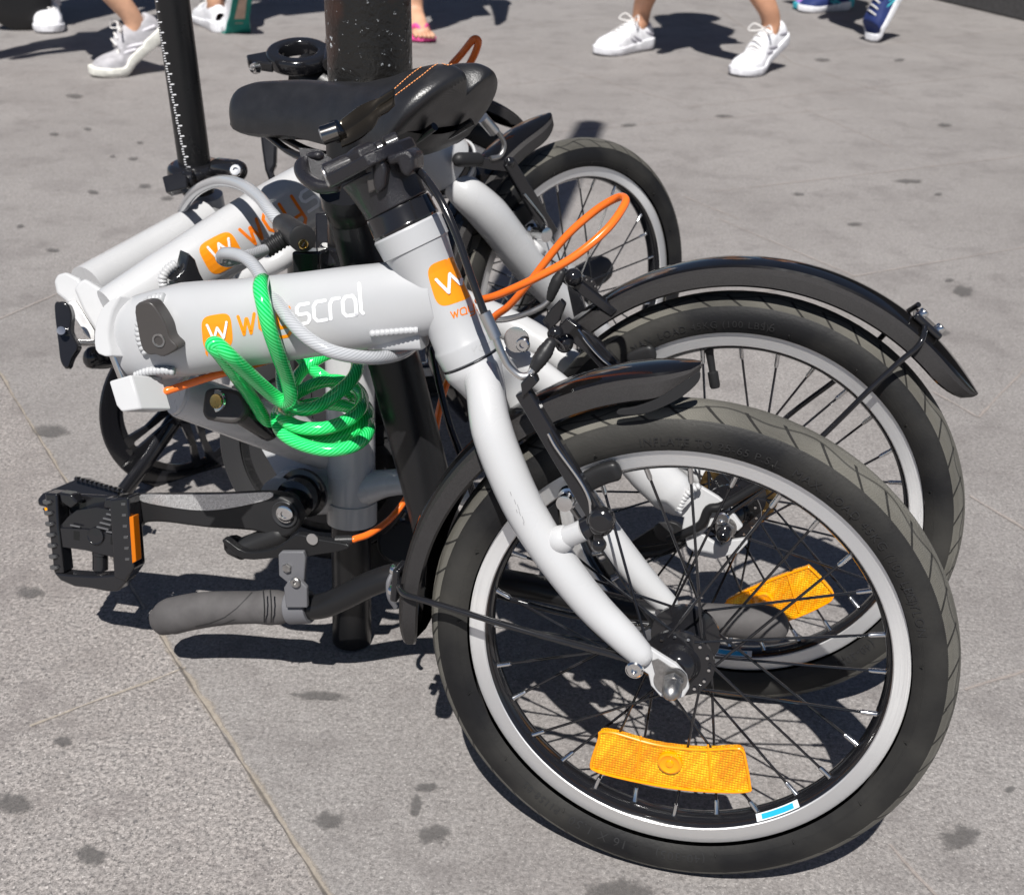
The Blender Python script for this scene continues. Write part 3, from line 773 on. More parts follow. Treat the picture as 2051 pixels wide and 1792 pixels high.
# head tube ---------------------------------------------------------
HT = MB(); lpx(HT, hA0, hA1, [(0, 56), (.012, 60), (.12, 62), (.135, 61), (.16, 58), (.3, 55.5), (.5, 55.5), (.66, 58), (.78, 64), (.85, 68.5), (.856, 71.5), (.985, 74), (1, 72)], 64)
ht = link('head_tube', HT, GREYW, bk, ang=24)
hT = bvh(HT)
mb = MB(); lpx(mb, hA0-sax*.0042, hA0-sax*.0002, [(0, 57), (.3, 60.5), (.8, 60.5), (1, 57)]); lpx(mb, hA1+sax*.0002, hA1+sax*.0148, [(0, 71), (.12, 72.5), (.2, 71), (.88, 70), (1, 68.5)])
link('headset', mb, BLK, ht)
mb = MB(); badge(mb, hT, (902, 563), (38, -13), (-13, -43), None); link('badge', mb, ORANGE, ht, sm=False)
mb = MB(); stroke(mb, hT, [(873, 560), (898, 586), (899, 549), (921, 570), (925, 543)], 6, .0022)
b_ = MB(); write(b_, hT, 'wayscral', (905, 638), (13.5, -4.6), (-2.5, -13), 2.6, .0005); link('lettering', b_, ORREDD, ht, sm=False)
link('lettering', mb, WDEC, ht, sm=False)
mb = MB()                                                                # maker's stamp
for L_ in ([(945, 697), (949, 703), (954, 693)], [(949, 703), (951, 710)], [(968, 690), (961, 691), (960, 700), (967, 703), (972, 699)], [(981, 684), (976, 690), (981, 697)]): stroke(mb, hT, L_, 1.6, .0004)
link('stamp', mb, mat('stamp_grey', (.45, .455, .46), .4), ht, sm=False)
# main tube -----------------------------------------------------------
MT = MB(); P, r = tr(FA, [(262, 684, 0, 76), (300, 676, 0, 88), (380, 659, 0, 93), (500, 645, 0, 87), (620, 630, 0, 85), (720, 617, 0, 85), (800, 604, 0, 80), (880, 592, 0, 72)])
MT.tube(P, r, [q*.82 for q in r], up=FA.u, seg=40, e=2.35)
mt_ = link('main_tube', MT, GREYW, bk)
tT = bvh(MT)
mb = MB(); badge(mb, tT, (435, 665), (30, -5), (-3, -35), 3.95)
link('badge', mb, ORANGE, mt_, sm=False)
mb = MB(); write(mb, tT, 'way', (480, 671), (30.5, -5.4), (-3.0, -37), 6.5); link('lettering', mb, ORANGE, mt_, sm=False)
mb = MB(); write(mb, tT, 'scral', (597, 650), (30, -5.2), (-3.0, -38), 7); link('lettering', mb, WDEC, mt_, sm=False)
mb = MB(); stroke(mb, tT, [(416, 651), (429, 680), (436, 656), (449, 676), (455, 645)], 5, .0022); link('lettering', mb, WDEC, mt_, sm=False)
mb = MB(); P, r = tr(FA, [(742, 682, .004, 17), (790, 680, .004, 19), (850, 678, .004, 20)]); mb.tube(P, r, [q*1.5 for q in r], up=FA.u, seg=20, e=4); link('gusset', mb, GREYW, mt_, bev=.001)
def on(tree, pts, off): return [hit(tree, x, y, off) for x, y in pts if hit(tree, x, y, off) is not None]
bead(mt_, on(hT, [(799, 555), (808, 575), (820, 600), (833, 628), (846, 655), (858, 680)], -.001), .0036, GREYW)
bead(mt_, on(tT, [(742, 668), (775, 665), (810, 662), (838, 660)], .001), .0026, GREYW)
bead(mt_, on(tT, [(330, 597), (306, 600), (292, 615), (284, 640), (281, 665), (286, 690), (296, 708)], -.0005), .0040, GREYW)
# frame hinge -----------------------------------------------------------
hv = CX*.018+FW*.016
mb = MB(); mb.prism(catmull([Z(x, y, .885) for x, y in [(196, 709), (188, 688), (190, 652), (200, 622), (218, 602), (240, 592), (226, 620), (218, 650), (216, 680), (222, 713)]], 2, True), hv)
hg = link('hinge', mb, WHITE, bk, bev=.0012)
mb = MB(); mb.prism([Z(x, y, .893) for x, y in [(216, 706), (214, 672), (220, 640), (232, 612), (252, 596), (284, 594), (318, 604), (326, 640), (262, 650), (247, 697)]], hv)
link('hinge_web', mb, GREYW, hg, bev=.002)
mb = MB(); mb.prism([Z(x, y, .880) for x, y in [(217, 763), (262, 750), (283, 819), (243, 825), (232, 812)]], CX*.017+FW*.020)
mb.prism([FA.P(x, y, -.010) for x, y in [(262, 752), (262, 700), (330, 720), (392, 742), (370, 770), (318, 806), (290, 800)]], FA.n*.018)
link('hinge_lug', mb, WHITE, hg, bev=.0014)
mb = MB(); mb.tube([FA.P(222, 690, .008), FA.P(250, 762, .008)], pxr(FA.P(230, 720, 0), 11), seg=20); link('hinge_pin', mb, CHROME, hg)
bead(hg, [FA.P(272, 752, .020), FA.P(296, 744, .024), FA.P(326, 742, .026), FA.P(350, 744, .025)], .0032, GREYW)
mb = MB(); mb.prism(catmull([FA.P(x, y, .027) for x, y in [(290, 605), (317, 597), (334, 614), (350, 642), (358, 668), (371, 682), (370, 692), (346, 705), (330, 701), (316, 701), (303, 688), (295, 652)]], 3, True), FA.n*.013)
ct = link('frame_catch', mb, LEVER, bk, bev=.0012, ang=30)
mb = MB(); mb.lathe(FA.P(318, 682, .0402), FA.n, [(0, .0052), (.0006, .0050), (.0005, .0036), (-.004, .0034), (-.004, 1e-5)], 20, cap=False); link('catch_screw', mb, [STEEL], ct)

# stem and its hinge --------------------------------------------------
s0 = FA.P(797, 434); s1 = FA.P(765, 345); sx = CX-sax*CX.dot(sax); sx.normalize(); sy = sax.cross(sx).normalized()
def proj(p): q = p-C0; z = q.dot(FW); return 1025.5+q.dot(CX)/z*FPX, 896-q.dot(CU)/z*FPX
best = None
for i in range(-60, 61):
    v_ = sx*math.cos(R(i))+sy*math.sin(R(i)); a_, b_ = proj(FA.P(752, 330)), proj(FA.P(752, 330)+v_*.03); sl_ = (b_[1]-a_[1])/(b_[0]-a_[0])
    if best is None or abs(sl_+.36) < best[0]: best = (abs(sl_+.36), v_)
sx = best[1]; sy = sax.cross(sx).normalized()
if sy.dot(FW) < 0: sy = sy

c = FA.P(756, 334)
mb = MB(); mb.tube([hA1+sax*.0148, hA1.lerp(c, .5), c-sax*.010, c-sax*.002], [.0232, .0236, .0250, .0290], [.0232, .0236, .0262, .0275], up=sx, seg=44)
mb.prism([c+sx*x+sy*y for x, y in [(-.033, -.018), (-.026, -.025), (-.010, -.028), (.012, -.027), (.026, -.019), (.031, 0), (.029, .018), (.018, .026), (-.026, .026), (-.033, .018)]], sax*.0085)
stem = link('stem', mb, CAST, bk, bev=.0016)
def fp(mb, pts, n0, n1): mb.prism([FA.P(x, y, n0) for x, y in pts], FA.n*(n1-n0))
mb = MB(); fp(mb, [(765, 316), (784, 310), (792, 332), (788, 370), (772, 384), (765, 362)], .012, .030); fp(mb, [(796, 306), (836, 292), (850, 304), (852, 332), (838, 348), (824, 338), (818, 318), (802, 326)], .006, .029)
link('stem_lug', mb, CAST, stem, bev=.0025)
mb = MB(); fp(mb, [(744, 326), (762, 320), (768, 376), (752, 384)], .014, .0275); link('cable_guide', mb, LEVER, stem, bev=.0015)
mb = MB(); k1, k2 = FA.P(652, 350, .022), FA.P(800, 284, -.002); kd = (k2-k1)
mb.tube([k1, k1+kd*.55], .0072, seg=28); mb.tube([k1+kd*.57, k1+kd*.80], .0064, seg=28); mb.tube([k1+kd*.82, k2], .0074, seg=28)
mb.lathe(k1+kd*.52+sax*.001, sax, [(-.003, .0135), (.004, .0130), (.0065, .0095), (.0075, .004), (.0076, 1e-5)], 6, cap=False)
link('stem_hinge', mb, CAST, stem, bev=.001)
mb = MB(); mb.lathe(k1, -kd, [(0, .0050), (.0008, .0050), (.0014, .004)], 20); link('hinge_pin', mb, ALU, stem)
mb = MB(); P, r = trz([(640, 312, .86, 9), (616, 316, .865, 11), (604, 334, .86, 12), (612, 356, .85, 13), (640, 374, .84, 14), (672, 374, .835, 12)]); mb.tube(P, r, [q*1.3 for q in r], up=CU, seg=20, rnd=True)
mb.prism([Z(x, y, .86) for x, y in [(598, 296), (640, 300), (664, 318), (668, 360), (650, 372), (624, 366), (608, 348), (604, 322)]], FW*.014)
link('post_flange', mb, CAST, stem, bev=.003)
# lever of the stem hinge: barrel nut and curved blade
L0, L1 = Z(645, 272, .80), Z(676, 262, .80)
mb = MB(); mb.tube([L0, L1], pxr(L0, 19), seg=28); mb.tube([Z(668, 252, .805), Z(681, 275, .80)], pxr(L0, 15), seg=20); lv = link('stem_lever_barrel', mb, mat('dark_chrome', (.25, .24, .23), .15, metal=1, rvar=.08), stem)
mb = MB(); mb.lathe(L0, L0-L1, [(0, .0048), (.001, .0045), (.0014, 1e-5)], 18, cap=False); link('barrel_end', mb, CLAMP, lv)
mb = MB(); edge1 = [(678, 246, .802), (700, 228, .806), (716, 216, .810), (728, 209, .813), (742, 203, .815), (760, 198, .816), (776, 188, .818), (791, 180, .820)]
edge2 = [(684, 292, .800), (706, 283, .802), (726, 272, .806), (742, 258, .810), (752, 244, .812), (758, 231, .814), (775, 221, .816), (789, 206, .818)]
P1 = catmull([Z(*q) for q in edge1], 3); P2 = catmull([Z(*q) for q in edge2], 3); n_ = len(P1)
for i in range(n_):
    mid = (P1[i]+P2[i])/2+(C0-P1[i]).normalized()*-.004
    mb.v += [P1[i], mid, P2[i]]
for i in range(n_-1):
    for j in (0, 1): a_ = i*3+j; mb.face((a_, a_+1, a_+4, a_+3))
lb = link('stem_lever', mb, mat('lever_bronze_black', (.045, .038, .030), .22, metal=.7), stem); sd = lb.modifiers.new('solid', 'SOLIDIFY'); sd.thickness = .0022

# folded handlepost and bar ----------------------------------------------
mb = MB(); P, r = tr(FA, [(700, 378, -.056, 52), (706, 412, -.062, 49), (718, 456, -.070, 49), (792, 733, -.078, 51), (858, 985, -.086, 53), (884, 1090, -.09, 53)]); mb.tube(P, [.0208 if i > 4 else .0225 for i in range(len(P))], seg=32)
hp = link('handlepost', mb, SATIN, bk)
mb = MB(); P, r = tr(FA, [(566, 1216, -.09, 28), (640, 1214, -.09, 28), (688, 1196, -.09, 28), (740, 1170, -.092, 28), (800, 1152, -.095, 28), (900, 1150, -.1, 28), (1050, 1172, -.105, 27), (1180, 1202, -.11, 27), (1300, 1230, -.118, 26), (1410, 1240, -.122, 26)], 6)
mb.tube(P, .0112, seg=24); bar = link('handlebar', mb, SATIN, hp)
mb = MB(); mb.tube([FA.P(870, 1148, -.098), FA.P(925, 1156, -.1)], .0215, seg=28); link('bar_clamp', mb, SATIN, hp, bev=.002)
def grip(fr, pts):
    mb = MB(); P, r = tr(fr, pts, 6); mb.tube(P, r, [q*.92 for q in r], up=fr.u, seg=30, rnd=True); return link('grip', mb, RUBG, hp), bvh(mb)
g_, gT = grip(FA, [(330, 1240, -.088, 33), (346, 1233, -.088, 38), (400, 1222, -.089, 37), (460, 1217, -.089, 34), (510, 1216, -.09, 33), (538, 1216, -.09, 36), (560, 1216, -.09, 35)])
grip(FA, [(1396, 1238, -.122, 33), (1420, 1240, -.122, 33), (1470, 1243, -.123, 34), (1520, 1247, -.124, 38), (1545, 1252, -.124, 38)])
gm = MB(); stroke(gm, gT, [(392, 1254), (420, 1248), (450, 1236), (474, 1218), (492, 1200), (505, 1186)], 1.6, .0004); stroke(gm, gT, [(412, 1256), (440, 1252), (470, 1240)], 1.2, .0004)
if gm.f: link('grip_ribs', gm, MATTE, g_, sm=False)
mb = MB()
for x in (527, 541): mb.tube([FA.P(x, 1180+.0, -.0735), FA.P(x+2, 1200, -.069), FA.P(x+3, 1222, -.069), FA.P(x+2, 1246, -.075)], .0007, seg=6)
link('grip_ribs', mb, MATTE, hp)
mb = MB(); P = [FA.P(x, y, -.072) for x, y in [(574, 1180), (616, 1178), (624, 1252), (584, 1254)]]
mb.tube([FA.P(579, 1216, -.09), FA.P(621, 1214, -.09)], .0150, seg=28)
mb.prism([FA.P(x, y, -.0765) for x, y in [(573, 1172), (582, 1158), (604, 1156), (619, 1172), (620, 1212), (577, 1212)]], FA.n*.005)
mb.prism([FA.P(x, y, -.081) for x, y in [(562, 1106), (568, 1100), (612, 1100), (616, 1112), (613, 1168), (596, 1186), (578, 1160), (563, 1148)]], FA.n*.005)
cl = link('lever_clamp', mb, CLAMP, hp, bev=.0012)
mb = MB(); mb.hexnut(FA.P(576, 1136, -.076), FA.n, .0042, .003); mb.bolt(FA.P(593, 1165, -.0714), FA.n, .0046, .003); link('clamp_bolts', mb, STEEL, cl)
mb = MB(); mb.prism(catmull([FA.P(x, y, -.088) for x, y in [(640, 1072), (600, 1064), (560, 1090), (500, 1098), (462, 1074), (455, 1080), (495, 1112), (560, 1110), (600, 1112), (640, 1104), (690, 1096), (705, 1084)]], 3, True), FA.n*.008)
lvv = link('brake_lever', mb, SATIN, hp, bev=.0015)
mb = MB(); mb.lathe(FA.P(626, 1079, -.079), FA.n, [(0, .0052), (.001, .0052), (.001, .0028)], 24); link('lever_ferrule', mb, ALU, lvv)
mb = MB(); mb.tube([FA.P(560, 1070, -.12), FA.P(480, 1100, -.12), FA.P(470, 1092, -.12)], .010, seg=20, rnd=True); link('far_lever', mb, MATTE, hp, bev=.003)
mb = MB(); mb.tube(catmull([FA.P(*q) for q in [(785, 1150, -.07), (778, 1168, -.066), (780, 1195, -.066), (792, 1215, -.07)]], 5), .0022, seg=10); link('cable_tie', mb, CLAMP, hp)

# seat tube, post, bottom bracket ----------------------------------------
mb = MB(); P, r = tr(FB, [(699, 530, SB, 42), (702, 800, SB, 42), (705, 1038, SB, 43)]); mb.tube(P, [.0225]*len(P), seg=36)
mb.tube([FB.P(705, 1000, SB), FB.P(705, 1042, SB)], .0238, seg=36)
st_ = link('seat_tube', mb, WHITE, bk)
mb = MB(); a_ = FB.P(705, 1285, SB); q_ = FB.P(700, 540, SB); d_ = (q_-a_).normalized()
mb.lathe(a_, d_, [(0, .0175), (.002, .0190), ((q_-a_).length+.12, .0190)], 36); link('seatpost', mb, SATIN, bk)
post_top = q_+d_*.12
mb = MB(); mb.tube([q_-d_*.005, q_+d_*.022], .026, seg=30); mb.box(q_+d_*.012-CX*.02-FB.n*-.03, CX, d_, FB.n, .012, .011, .01); link('seat_clamp', mb, BLK, bk, bev=.002)
bb0 = FB.P(604, 978, SB)
mb = MB(); mb.lathe(bb0-FB.n*.035, FB.n, [(0, .0245), (.072, .0245)], 36)
P, r = trz([(352, 788, .985, 42), (370, 793, .99, 47), (445, 820, 1.01, 47), (540, 856, 1.06, 46), (620, 885, 1.11, 46), (700, 910, 1.15, 44)])
mb.tube(P, r, seg=30)
mb.prism([FB.P(x, y, SB-.004) for x, y in [(530, 880), (566, 942), (578, 962), (640, 985), (690, 940), (680, 850)]], FB.n*.012)
P, r = tr(FB, [(640, 985, SB, 46), (700, 985, SB, 40), (770, 968, SB+.004, 28), (840, 968, SB+.006, 24), (960, 1000, SB, 20)]); mb.tube(P, r, seg=24)
P, r = tr(FB, [(720, 560, SB, 30), (840, 630, .062, 32), (1000, 712, .062, 34), (1065, 742, .060, 34), (1140, 800, .056, 34), (1230, 880, .054, 36), (1300, 945, .053, 46), (1345, 985, .052, 48), (1372, 1010, .052, 34)]); mb.tube(P, r, [q*.75 for q in r], seg=28)
P, r = tr(FB, [(720, 540, SB-.02, 30), (850, 580, -.02, 32), (990, 640, -.05, 34), (1060, 675, -.055, 34), (1130, 720, -.055, 30), (1300, 860, -.055, 24), (1410, 960, -.055, 22)]); mb.tube(P, r, seg=24)
rf_ = link('rear_frame', mb, WHITE, bk)
mb = MB()
mb.prism([FB.P(x, y, .049) for x, y in [(1305, 960), (1345, 948), (1407, 972), (1440, 992), (1460, 1010), (1489, 1050), (1480, 1059), (1455, 1059), (1440, 1040), (1420, 1052), (1405, 1066), (1380, 1080), (1366, 1062), (1372, 1032), (1345, 1026)]], FB.n*.005)
mb.prism([FB.P(x, y, .049) for x, y in [(1372, 1066), (1398, 1058), (1422, 1076), (1445, 1090), (1462, 1078), (1494, 1074), (1499, 1083), (1480, 1103), (1434, 1115), (1397, 1107), (1378, 1090)]], FB.n*.005)
link('dropout', mb, WHITE, rf_, bev=.001)
bead(rf_, [FB.P(x, y, .062) for x, y in [(1402, 972), (1380, 985), (1366, 1005), (1358, 1028)]], .003)
mb = MB(); mb.bolt(FB.P(1448, 1037, .062), FB.n, .006, .004); mb.bolt(FB.P(571, 1029, SB+.083), FB.n, .0082, .002); link('frame_bolts', mb, CHROME, rf_)
mb = MB(); mb.lathe(FB.P(610, 985, SB+.032), FB.n, [(0, .0235), (.004, .0235), (.005, .019), (.02, .0185), (.022, .012), (.034, .012)], 32); bb = link('bottom_bracket', mb, BLK, bk)
mb = MB(); cc = SB+.066
out = [(270, 988), (350, 984), (450, 983), (540, 979), (572, 982), (598, 996), (614, 1022), (608, 1048), (588, 1064), (560, 1064), (520, 1052), (430, 1046), (350, 1036), (312, 1036), (296, 1044), (280, 1060), (250, 1050), (245, 1010)]
mb.prism(catmull([FB.P(x, y, cc) for x, y in out], 3, True), FB.n*.014); ck = link('crank_arm', mb, MATTE, bk, bev=.003)
mb = MB(); mb.prism(catmull([FB.P(x, y, cc+.0136) for x, y in [(284, 990), (350, 990), (450, 989), (530, 985), (548, 988), (540, 998), (500, 1009), (450, 1018), (400, 1021), (340, 1014), (286, 1003)]], 3, True), FB.n*.0012); link('crank_inlay', mb, SPARK, ck)
mb = MB(); mb.lathe(FB.P(571, 1029, SB+.080), FB.n, [(0, .0125), (.0015, .0125), (.002, .0118), (.001, .0095), (.001, 1e-5)], 32, cap=False); link('crank_cap', mb, BLADE, ck)
def chainring(root, fr, c, rad, mt, a0=0.0, guard=True, disc=False):
    n = fr.n; P = lambda a, r, z=0: c+fr.t*(r*math.cos(a))+fr.u*(r*math.sin(a))+n*z
    mb = MB(); k = 52; out = []
    for i in range(k*4):
        a = 2*math.pi*i/(k*4); out.append((a, rad*.965 if i % 4 in (0, 1) else rad*.93))
    nn = len(out); b = 0
    for z in (-.001, .001):
        for a, r in out: mb.v.append(P(a, r, z))
        for a, r in out: mb.v.append(P(a, rad*.72, z))
    for i in range(nn):
        j = (i+1) % nn
        mb.face((2*nn+i, 2*nn+j, 3*nn+j, 3*nn+i)); mb.face((i, nn+i, nn+j, j)); mb.face((i, j, 2*nn+j, 2*nn+i)); mb.face((nn+i, 3*nn+i, 3*nn+j, nn+j))
    for z0 in ((.0035,) if guard else ()):
        prof = [(z0, rad*.80), (z0+.0015, rad*.80), (z0+.004, rad*.90), (z0+.0045, rad*.985), (z0+.003, rad), (z0+.0005, rad*.99), (z0, rad*.90)]
        mb.lathe(c, n, prof, 96, cap=False)
    for i in range(5):
        a = a0+2*math.pi*i/5; t = V((0, 0, 0))
        w0, w1 = .020, .010
        d = fr.t*math.cos(a)+fr.u*math.sin(a); s_ = n.cross(d)
        for sg in (-1, 1):
            mb.prism([c+d*.012+s_*sg*.004+n*-.002, c+d*.012+s_*sg*w0*.8+n*-.002, c+d*rad*.5+s_*sg*.0105+n*-.002, c+d*rad*.84+s_*sg*.017-n*.002, c+d*rad*.84+s_*sg*.003-n*.002, c+d*rad*.72+s_*sg*.003-n*.002, c+d*rad*.70+s_*sg*.0045-n*.002, c+d*rad*.40+s_*sg*.0035-n*.002], n*.005)
        mb.lathe(c+d*rad*.84, n, [(-.004, .0055), (.006, .0055)], 14)
    mb.lathe(c, n, [(-.006, .024), (.004, .024), (.008, .018)], 30)
    if disc: mb.lathe(c, n, [(-.003, rad*.80), (-.001, rad*.82), (.001, rad*.80)], 60)
    return link('chainring', mb, mt, root)
rc_ = FB.P(636, 905, SB-.04)
chainring(bk, FB, rc_, .104, BLADE, .35, disc=True)
mb = MB(); k = 120
for a_i in range(0, k):
    if a_i % 2: continue
    a0_, a1_ = 2*math.pi*a_i/k, 2*math.pi*(a_i+1.5)/k
    p_ = [rc_+FB.t*(.1035*math.cos(a))+FB.u*(.1035*math.sin(a)) for a in (a0_, a1_)]; mb.box((p_[0]+p_[1])/2-FB.n*.002, p_[1]-p_[0], FB.n, (p_[0]+p_[1])/2-rc_, .0038, .0032, .0028)
link('ring_chain', mb, BLK, bk)
mb = MB(); mb.tube(catmull([FB.P(*q) for q in [(560, 1060, -.02), (620, 1090, -.02), (690, 1100, -.03), (790, 1095, -.03), (900, 1100, -.03)]], 5), .012, .006, up=FB.u, seg=14); mb.prism([FB.P(x, y, -.02) for x, y in [(720, 1040), (800, 1035), (830, 1080), (815, 1130), (760, 1140), (715, 1100)]], FB.n*.02); mb.tube([FB.P(800, 1085, -.01), FB.P(800, 1085, .012)], .022, seg=24)
link('chain_guide', mb, MATTE, bk, bev=.003)
# pedal, flap hanging down towards the lens
pf = Fr(0, 0, -.20, -.30); pf.o = FB.P(205, 1072, SB+.10)
PP = lambda x, y, n=0: pf.P(x, y, n)
def bar_(mb, pts, n0, th): mb.prism([PP(x, y, n0) for x, y in pts], pf.n*th)
mb = MB()
bar_(mb, [(111, 979), (136, 981), (139, 1047), (149, 1138), (129, 1138), (120, 1056)], -.010, .018)
bar_(mb, [(243, 990), (281, 985), (292, 1126), (274, 1152), (252, 1142)], -.012, .022)
bar_(mb, [(128, 1136), (158, 1140), (205, 1143), (252, 1140), (276, 1150), (256, 1173), (236, 1174), (200, 1167), (170, 1164), (142, 1152)], -.010, .018)
bar_(mb, [(134, 980), (160, 984), (172, 1000), (158, 1012), (138, 1000)], -.008, .014)
bar_(mb, [(225, 992), (248, 990), (248, 1014), (222, 1010)], -.008, .014)
bar_(mb, [(138, 986), (244, 992), (246, 1052), (139, 1050)], -.016, .005)
pd = link('pedal', mb, BLK, bk, bev=.0018)
mb = MB()
bar_(mb, [(137, 1050), (186, 1052), (239, 1062), (248, 1110), (220, 1102), (186, 1094), (142, 1088)], -.008, .014)
bar_(mb, [(156, 1026), (172, 1014), (212, 1008), (242, 1014), (240, 1064), (186, 1052), (137, 1048)], -.012, .016)
mb.tube([PP(201, 1092, -.004), PP(201, 1140, -.004)], .0072, seg=24)
mb.tube([PP(203, 1096, -.004), PP(203, 1110, -.004)], .0084, seg=24)
mb.lathe(PP(194, 1072, .005), pf.n, [(0, .0082), (.003, .0082), (.0036, .0076), (.0030, .0072), (.0031, 1e-5)], 32, cap=False)
body_ = link('pedal_body', mb, BLK, pd, bev=.0014)
mb = MB()
for i in range(5): bar_(mb, [(196+i*6.5, 1052-i*8.6), (220+i*4.5, 1058-i*9.0), (220+i*4.5, 1061-i*9.0), (196+i*6.5, 1055-i*8.6)], .004, .003)
bar_(mb, [(142, 1049), (162, 1053), (162, 1056), (142, 1052)], .006, .002); bar_(mb, [(214, 1062), (238, 1066), (238, 1069), (214, 1065)], .006, .002)
link('pedal_ribs', mb, mat('rib_gloss', (.10, .10, .105), .12, coat=.8), body_, bev=.0004)
mb = MB()
for (x, y, w_, h_) in [(148, 1062, 12, 20), (222, 1074, 20, 18)]: bar_(mb, [(x, y), (x+w_, y+2), (x+w_, y+h_), (x, y+h_-2)], .0055, .0006)
link('pedal_slot_shade', mb, mat('slot_shade', (.002, .002, .002), .8), body_)  # near-black plates on the flat face; shade of slots put into the colour
mb = MB()
for i in range(7):
    y = 993+i*21.5; x = 110+i*2.3; bar_(mb, [(x-2, y), (x+11, y+1), (x+15, y+6), (x+5, y+9), (x-1, y+7)], -.008, .019)
    if i < 6: x = 244+i*1.6; bar_(mb, [(x, 1006+i*22), (x+9, 1006+i*22), (x+9, 1012+i*22), (x, 1012+i*22)], .009, .0018)
link('pedal_teeth', mb, mat('tooth_gloss', (.06, .06, .062), .10, coat=.8), pd, bev=.0006)
mb = MB(); bar_(mb, [(270, 1030), (278, 1028), (284, 1118), (276, 1122)], .0005, .0105); link('pedal_reflector', mb, mat('amber_dull', (.55, .14, .0), .3), pd, bev=.0006)

# saddle ---------------------------------------------------------------------
def saddle(root, nose, tail, upv, length=.262):
    f = (nose-tail).normalized(); s_ = upv.cross(f).normalized(); u = f.cross(s_).normalized(); L = (nose-tail).length
    prof = [(0, .006, -.008, .014), (.015, .015, -.002, .026), (.05, .0205, .004, .038), (.12, .0235, .007, .044), (.3, .0265, .006, .047), (.45, .034, .003, .052), (.58, .047, .002, .060), (.70, .060, .005, .067), (.80, .069, .010, .070), (.88, .073, .012, .066), (.94, .072, .011, .058), (.98, .067, .006, .050), (1.0, .060, .000, .042)]
    def at(t):
        for a, b in zip(prof, prof[1:]):
            if t <= b[0]:
                k = (t-a[0])/(b[0]-a[0]); k = k*k*(3-2*k)*.35+k*.65; return [a[i]+(b[i]-a[i])*k for i in range(4)]
        return prof[-1]
    ns, na = 46, 40; mb = MB()
    def pt(t, a, inset=0):
        _, w_, top, drop = at(t); sn = math.sin(a); cs = math.cos(a)
        y = w_*math.copysign(abs(sn)**.96, sn); z = top-drop*((1-cs)/(1-math.cos(R(104))))**.98
        back = max(0, (t-.5)/.5)
        gv = math.exp(-(y/.013)**2)*max(0, min(1, (t-.25)/.4))
        z -= .005*gv*(1 if t > .5 else .6)+.009*gv*back**2
        xx = L*(1-t)+gv*back**3*.020
        fr_ = (1-cs)/(1-math.cos(R(104)))
        xx += .044*fr_**1.2*max(0, (t-.62)/.38)**1.3*(1-gv*.3)
        return tail+f*xx+s_*y*(1-inset)+u*(z+inset*.0)
    for i in range(ns+1):
        t = (i/ns); t = t*.9 if False else t
        for j in range(na+1): mb.v.append(pt(t, R(-104)+R(208)*j/na))
    for i in range(ns):
        for j in range(na): a = i*(na+1)+j; mb.face((a, a+na+1, a+na+2, a+1))
    b_ = ns*(na+1); mb.face([b_+j for j in range(na+1)][::-1])
    cap_t = mb
    up_ = link('saddle', mb, LEATHER, root, ang=70, sub=1)
    m2 = MB()                                                               # shell below
    for i in range(ns+1):
        for j in range(9):
            e = pt(i/ns, R(-104)+R(208)*(0 if j < 4.5 else 1)); _, w_, top, drop = at(i/ns)
            a_, b_ = pt(i/ns, R(-104)), pt(i/ns, R(104)); k = j/8; p = a_.lerp(b_, k)
            m2.v.append(p-u*(.006*math.sin(math.pi*k)+.0005)+u*.001)
    for i in range(ns):
        for j in range(8): a = i*9+j; m2.face((a, a+1, a+10, a+9))
    link('saddle_shell', m2, MATTE, up_)
    m3 = MB()
    for sg in (-1, 1):
        m3.tube(catmull([tail+f*L*x+s_*sg*y+u*z for x, y, z in [(.85, .006, -.040), (.72, .014, -.058), (.55, .021, -.066), (.38, .021, -.066), (.22, .026, -.052), (.12, .032, -.040)]], 5), .0035, seg=12)
    link('saddle_rails', m3, BLK, up_)
    m3 = MB(); m3.box(tail+f*L*.46+u*-.066, f, s_, u, .022, .026, .010); m3.box(tail+f*L*.46+u*-.084, f, s_, u, .014, .016, .014); link('saddle_clamp', m3, CAST, up_, bev=.003)
    return up_, mb, f, s_, u
SN, STL = Z(464, 184, 1.105), Z(968, 144, .985)
sdl, sdm, sf, ss, su = saddle(bk, SN, STL, (FB.u+V((0, 0, .0))).normalized())
sT = bvh(sdm)
mb = MB()
def dashes(pts):
    Q = catmull([V((x, y, 0)) for x, y in pts], 8); acc = 0; on_ = []
    tot = 0
    for a, b in zip(Q, Q[1:]): tot += (b-a).length
    n_ = int(tot/6.5); 
    def at(s_):
        for a, b in zip(Q, Q[1:]):
            l = (b-a).length
            if s_ <= l: return a.lerp(b, s_/l)
            s_ -= l
        return Q[-1]
    for i in range(n_):
        a, b = at(i*6.5), at(i*6.5+3.4); stroke(mb, sT, [(a.x, a.y), (b.x, b.y)], 1.5, .0007)
dashes([(791, 178), (824, 149), (850, 131), (868, 121), (886, 123), (903, 120), (928, 109), (962, 109), (980, 115)])
dashes([(793, 191), (840, 156), (876, 129), (900, 131), (928, 118), (956, 113)])
link('saddle_stitching', mb, STITCH, sdl, sm=False)
mb = MB(); mb.tube([post_top-d_*.03, Z(700, 300, 1.03)], .0165, seg=24); link('post_head', mb, SATIN, bk)

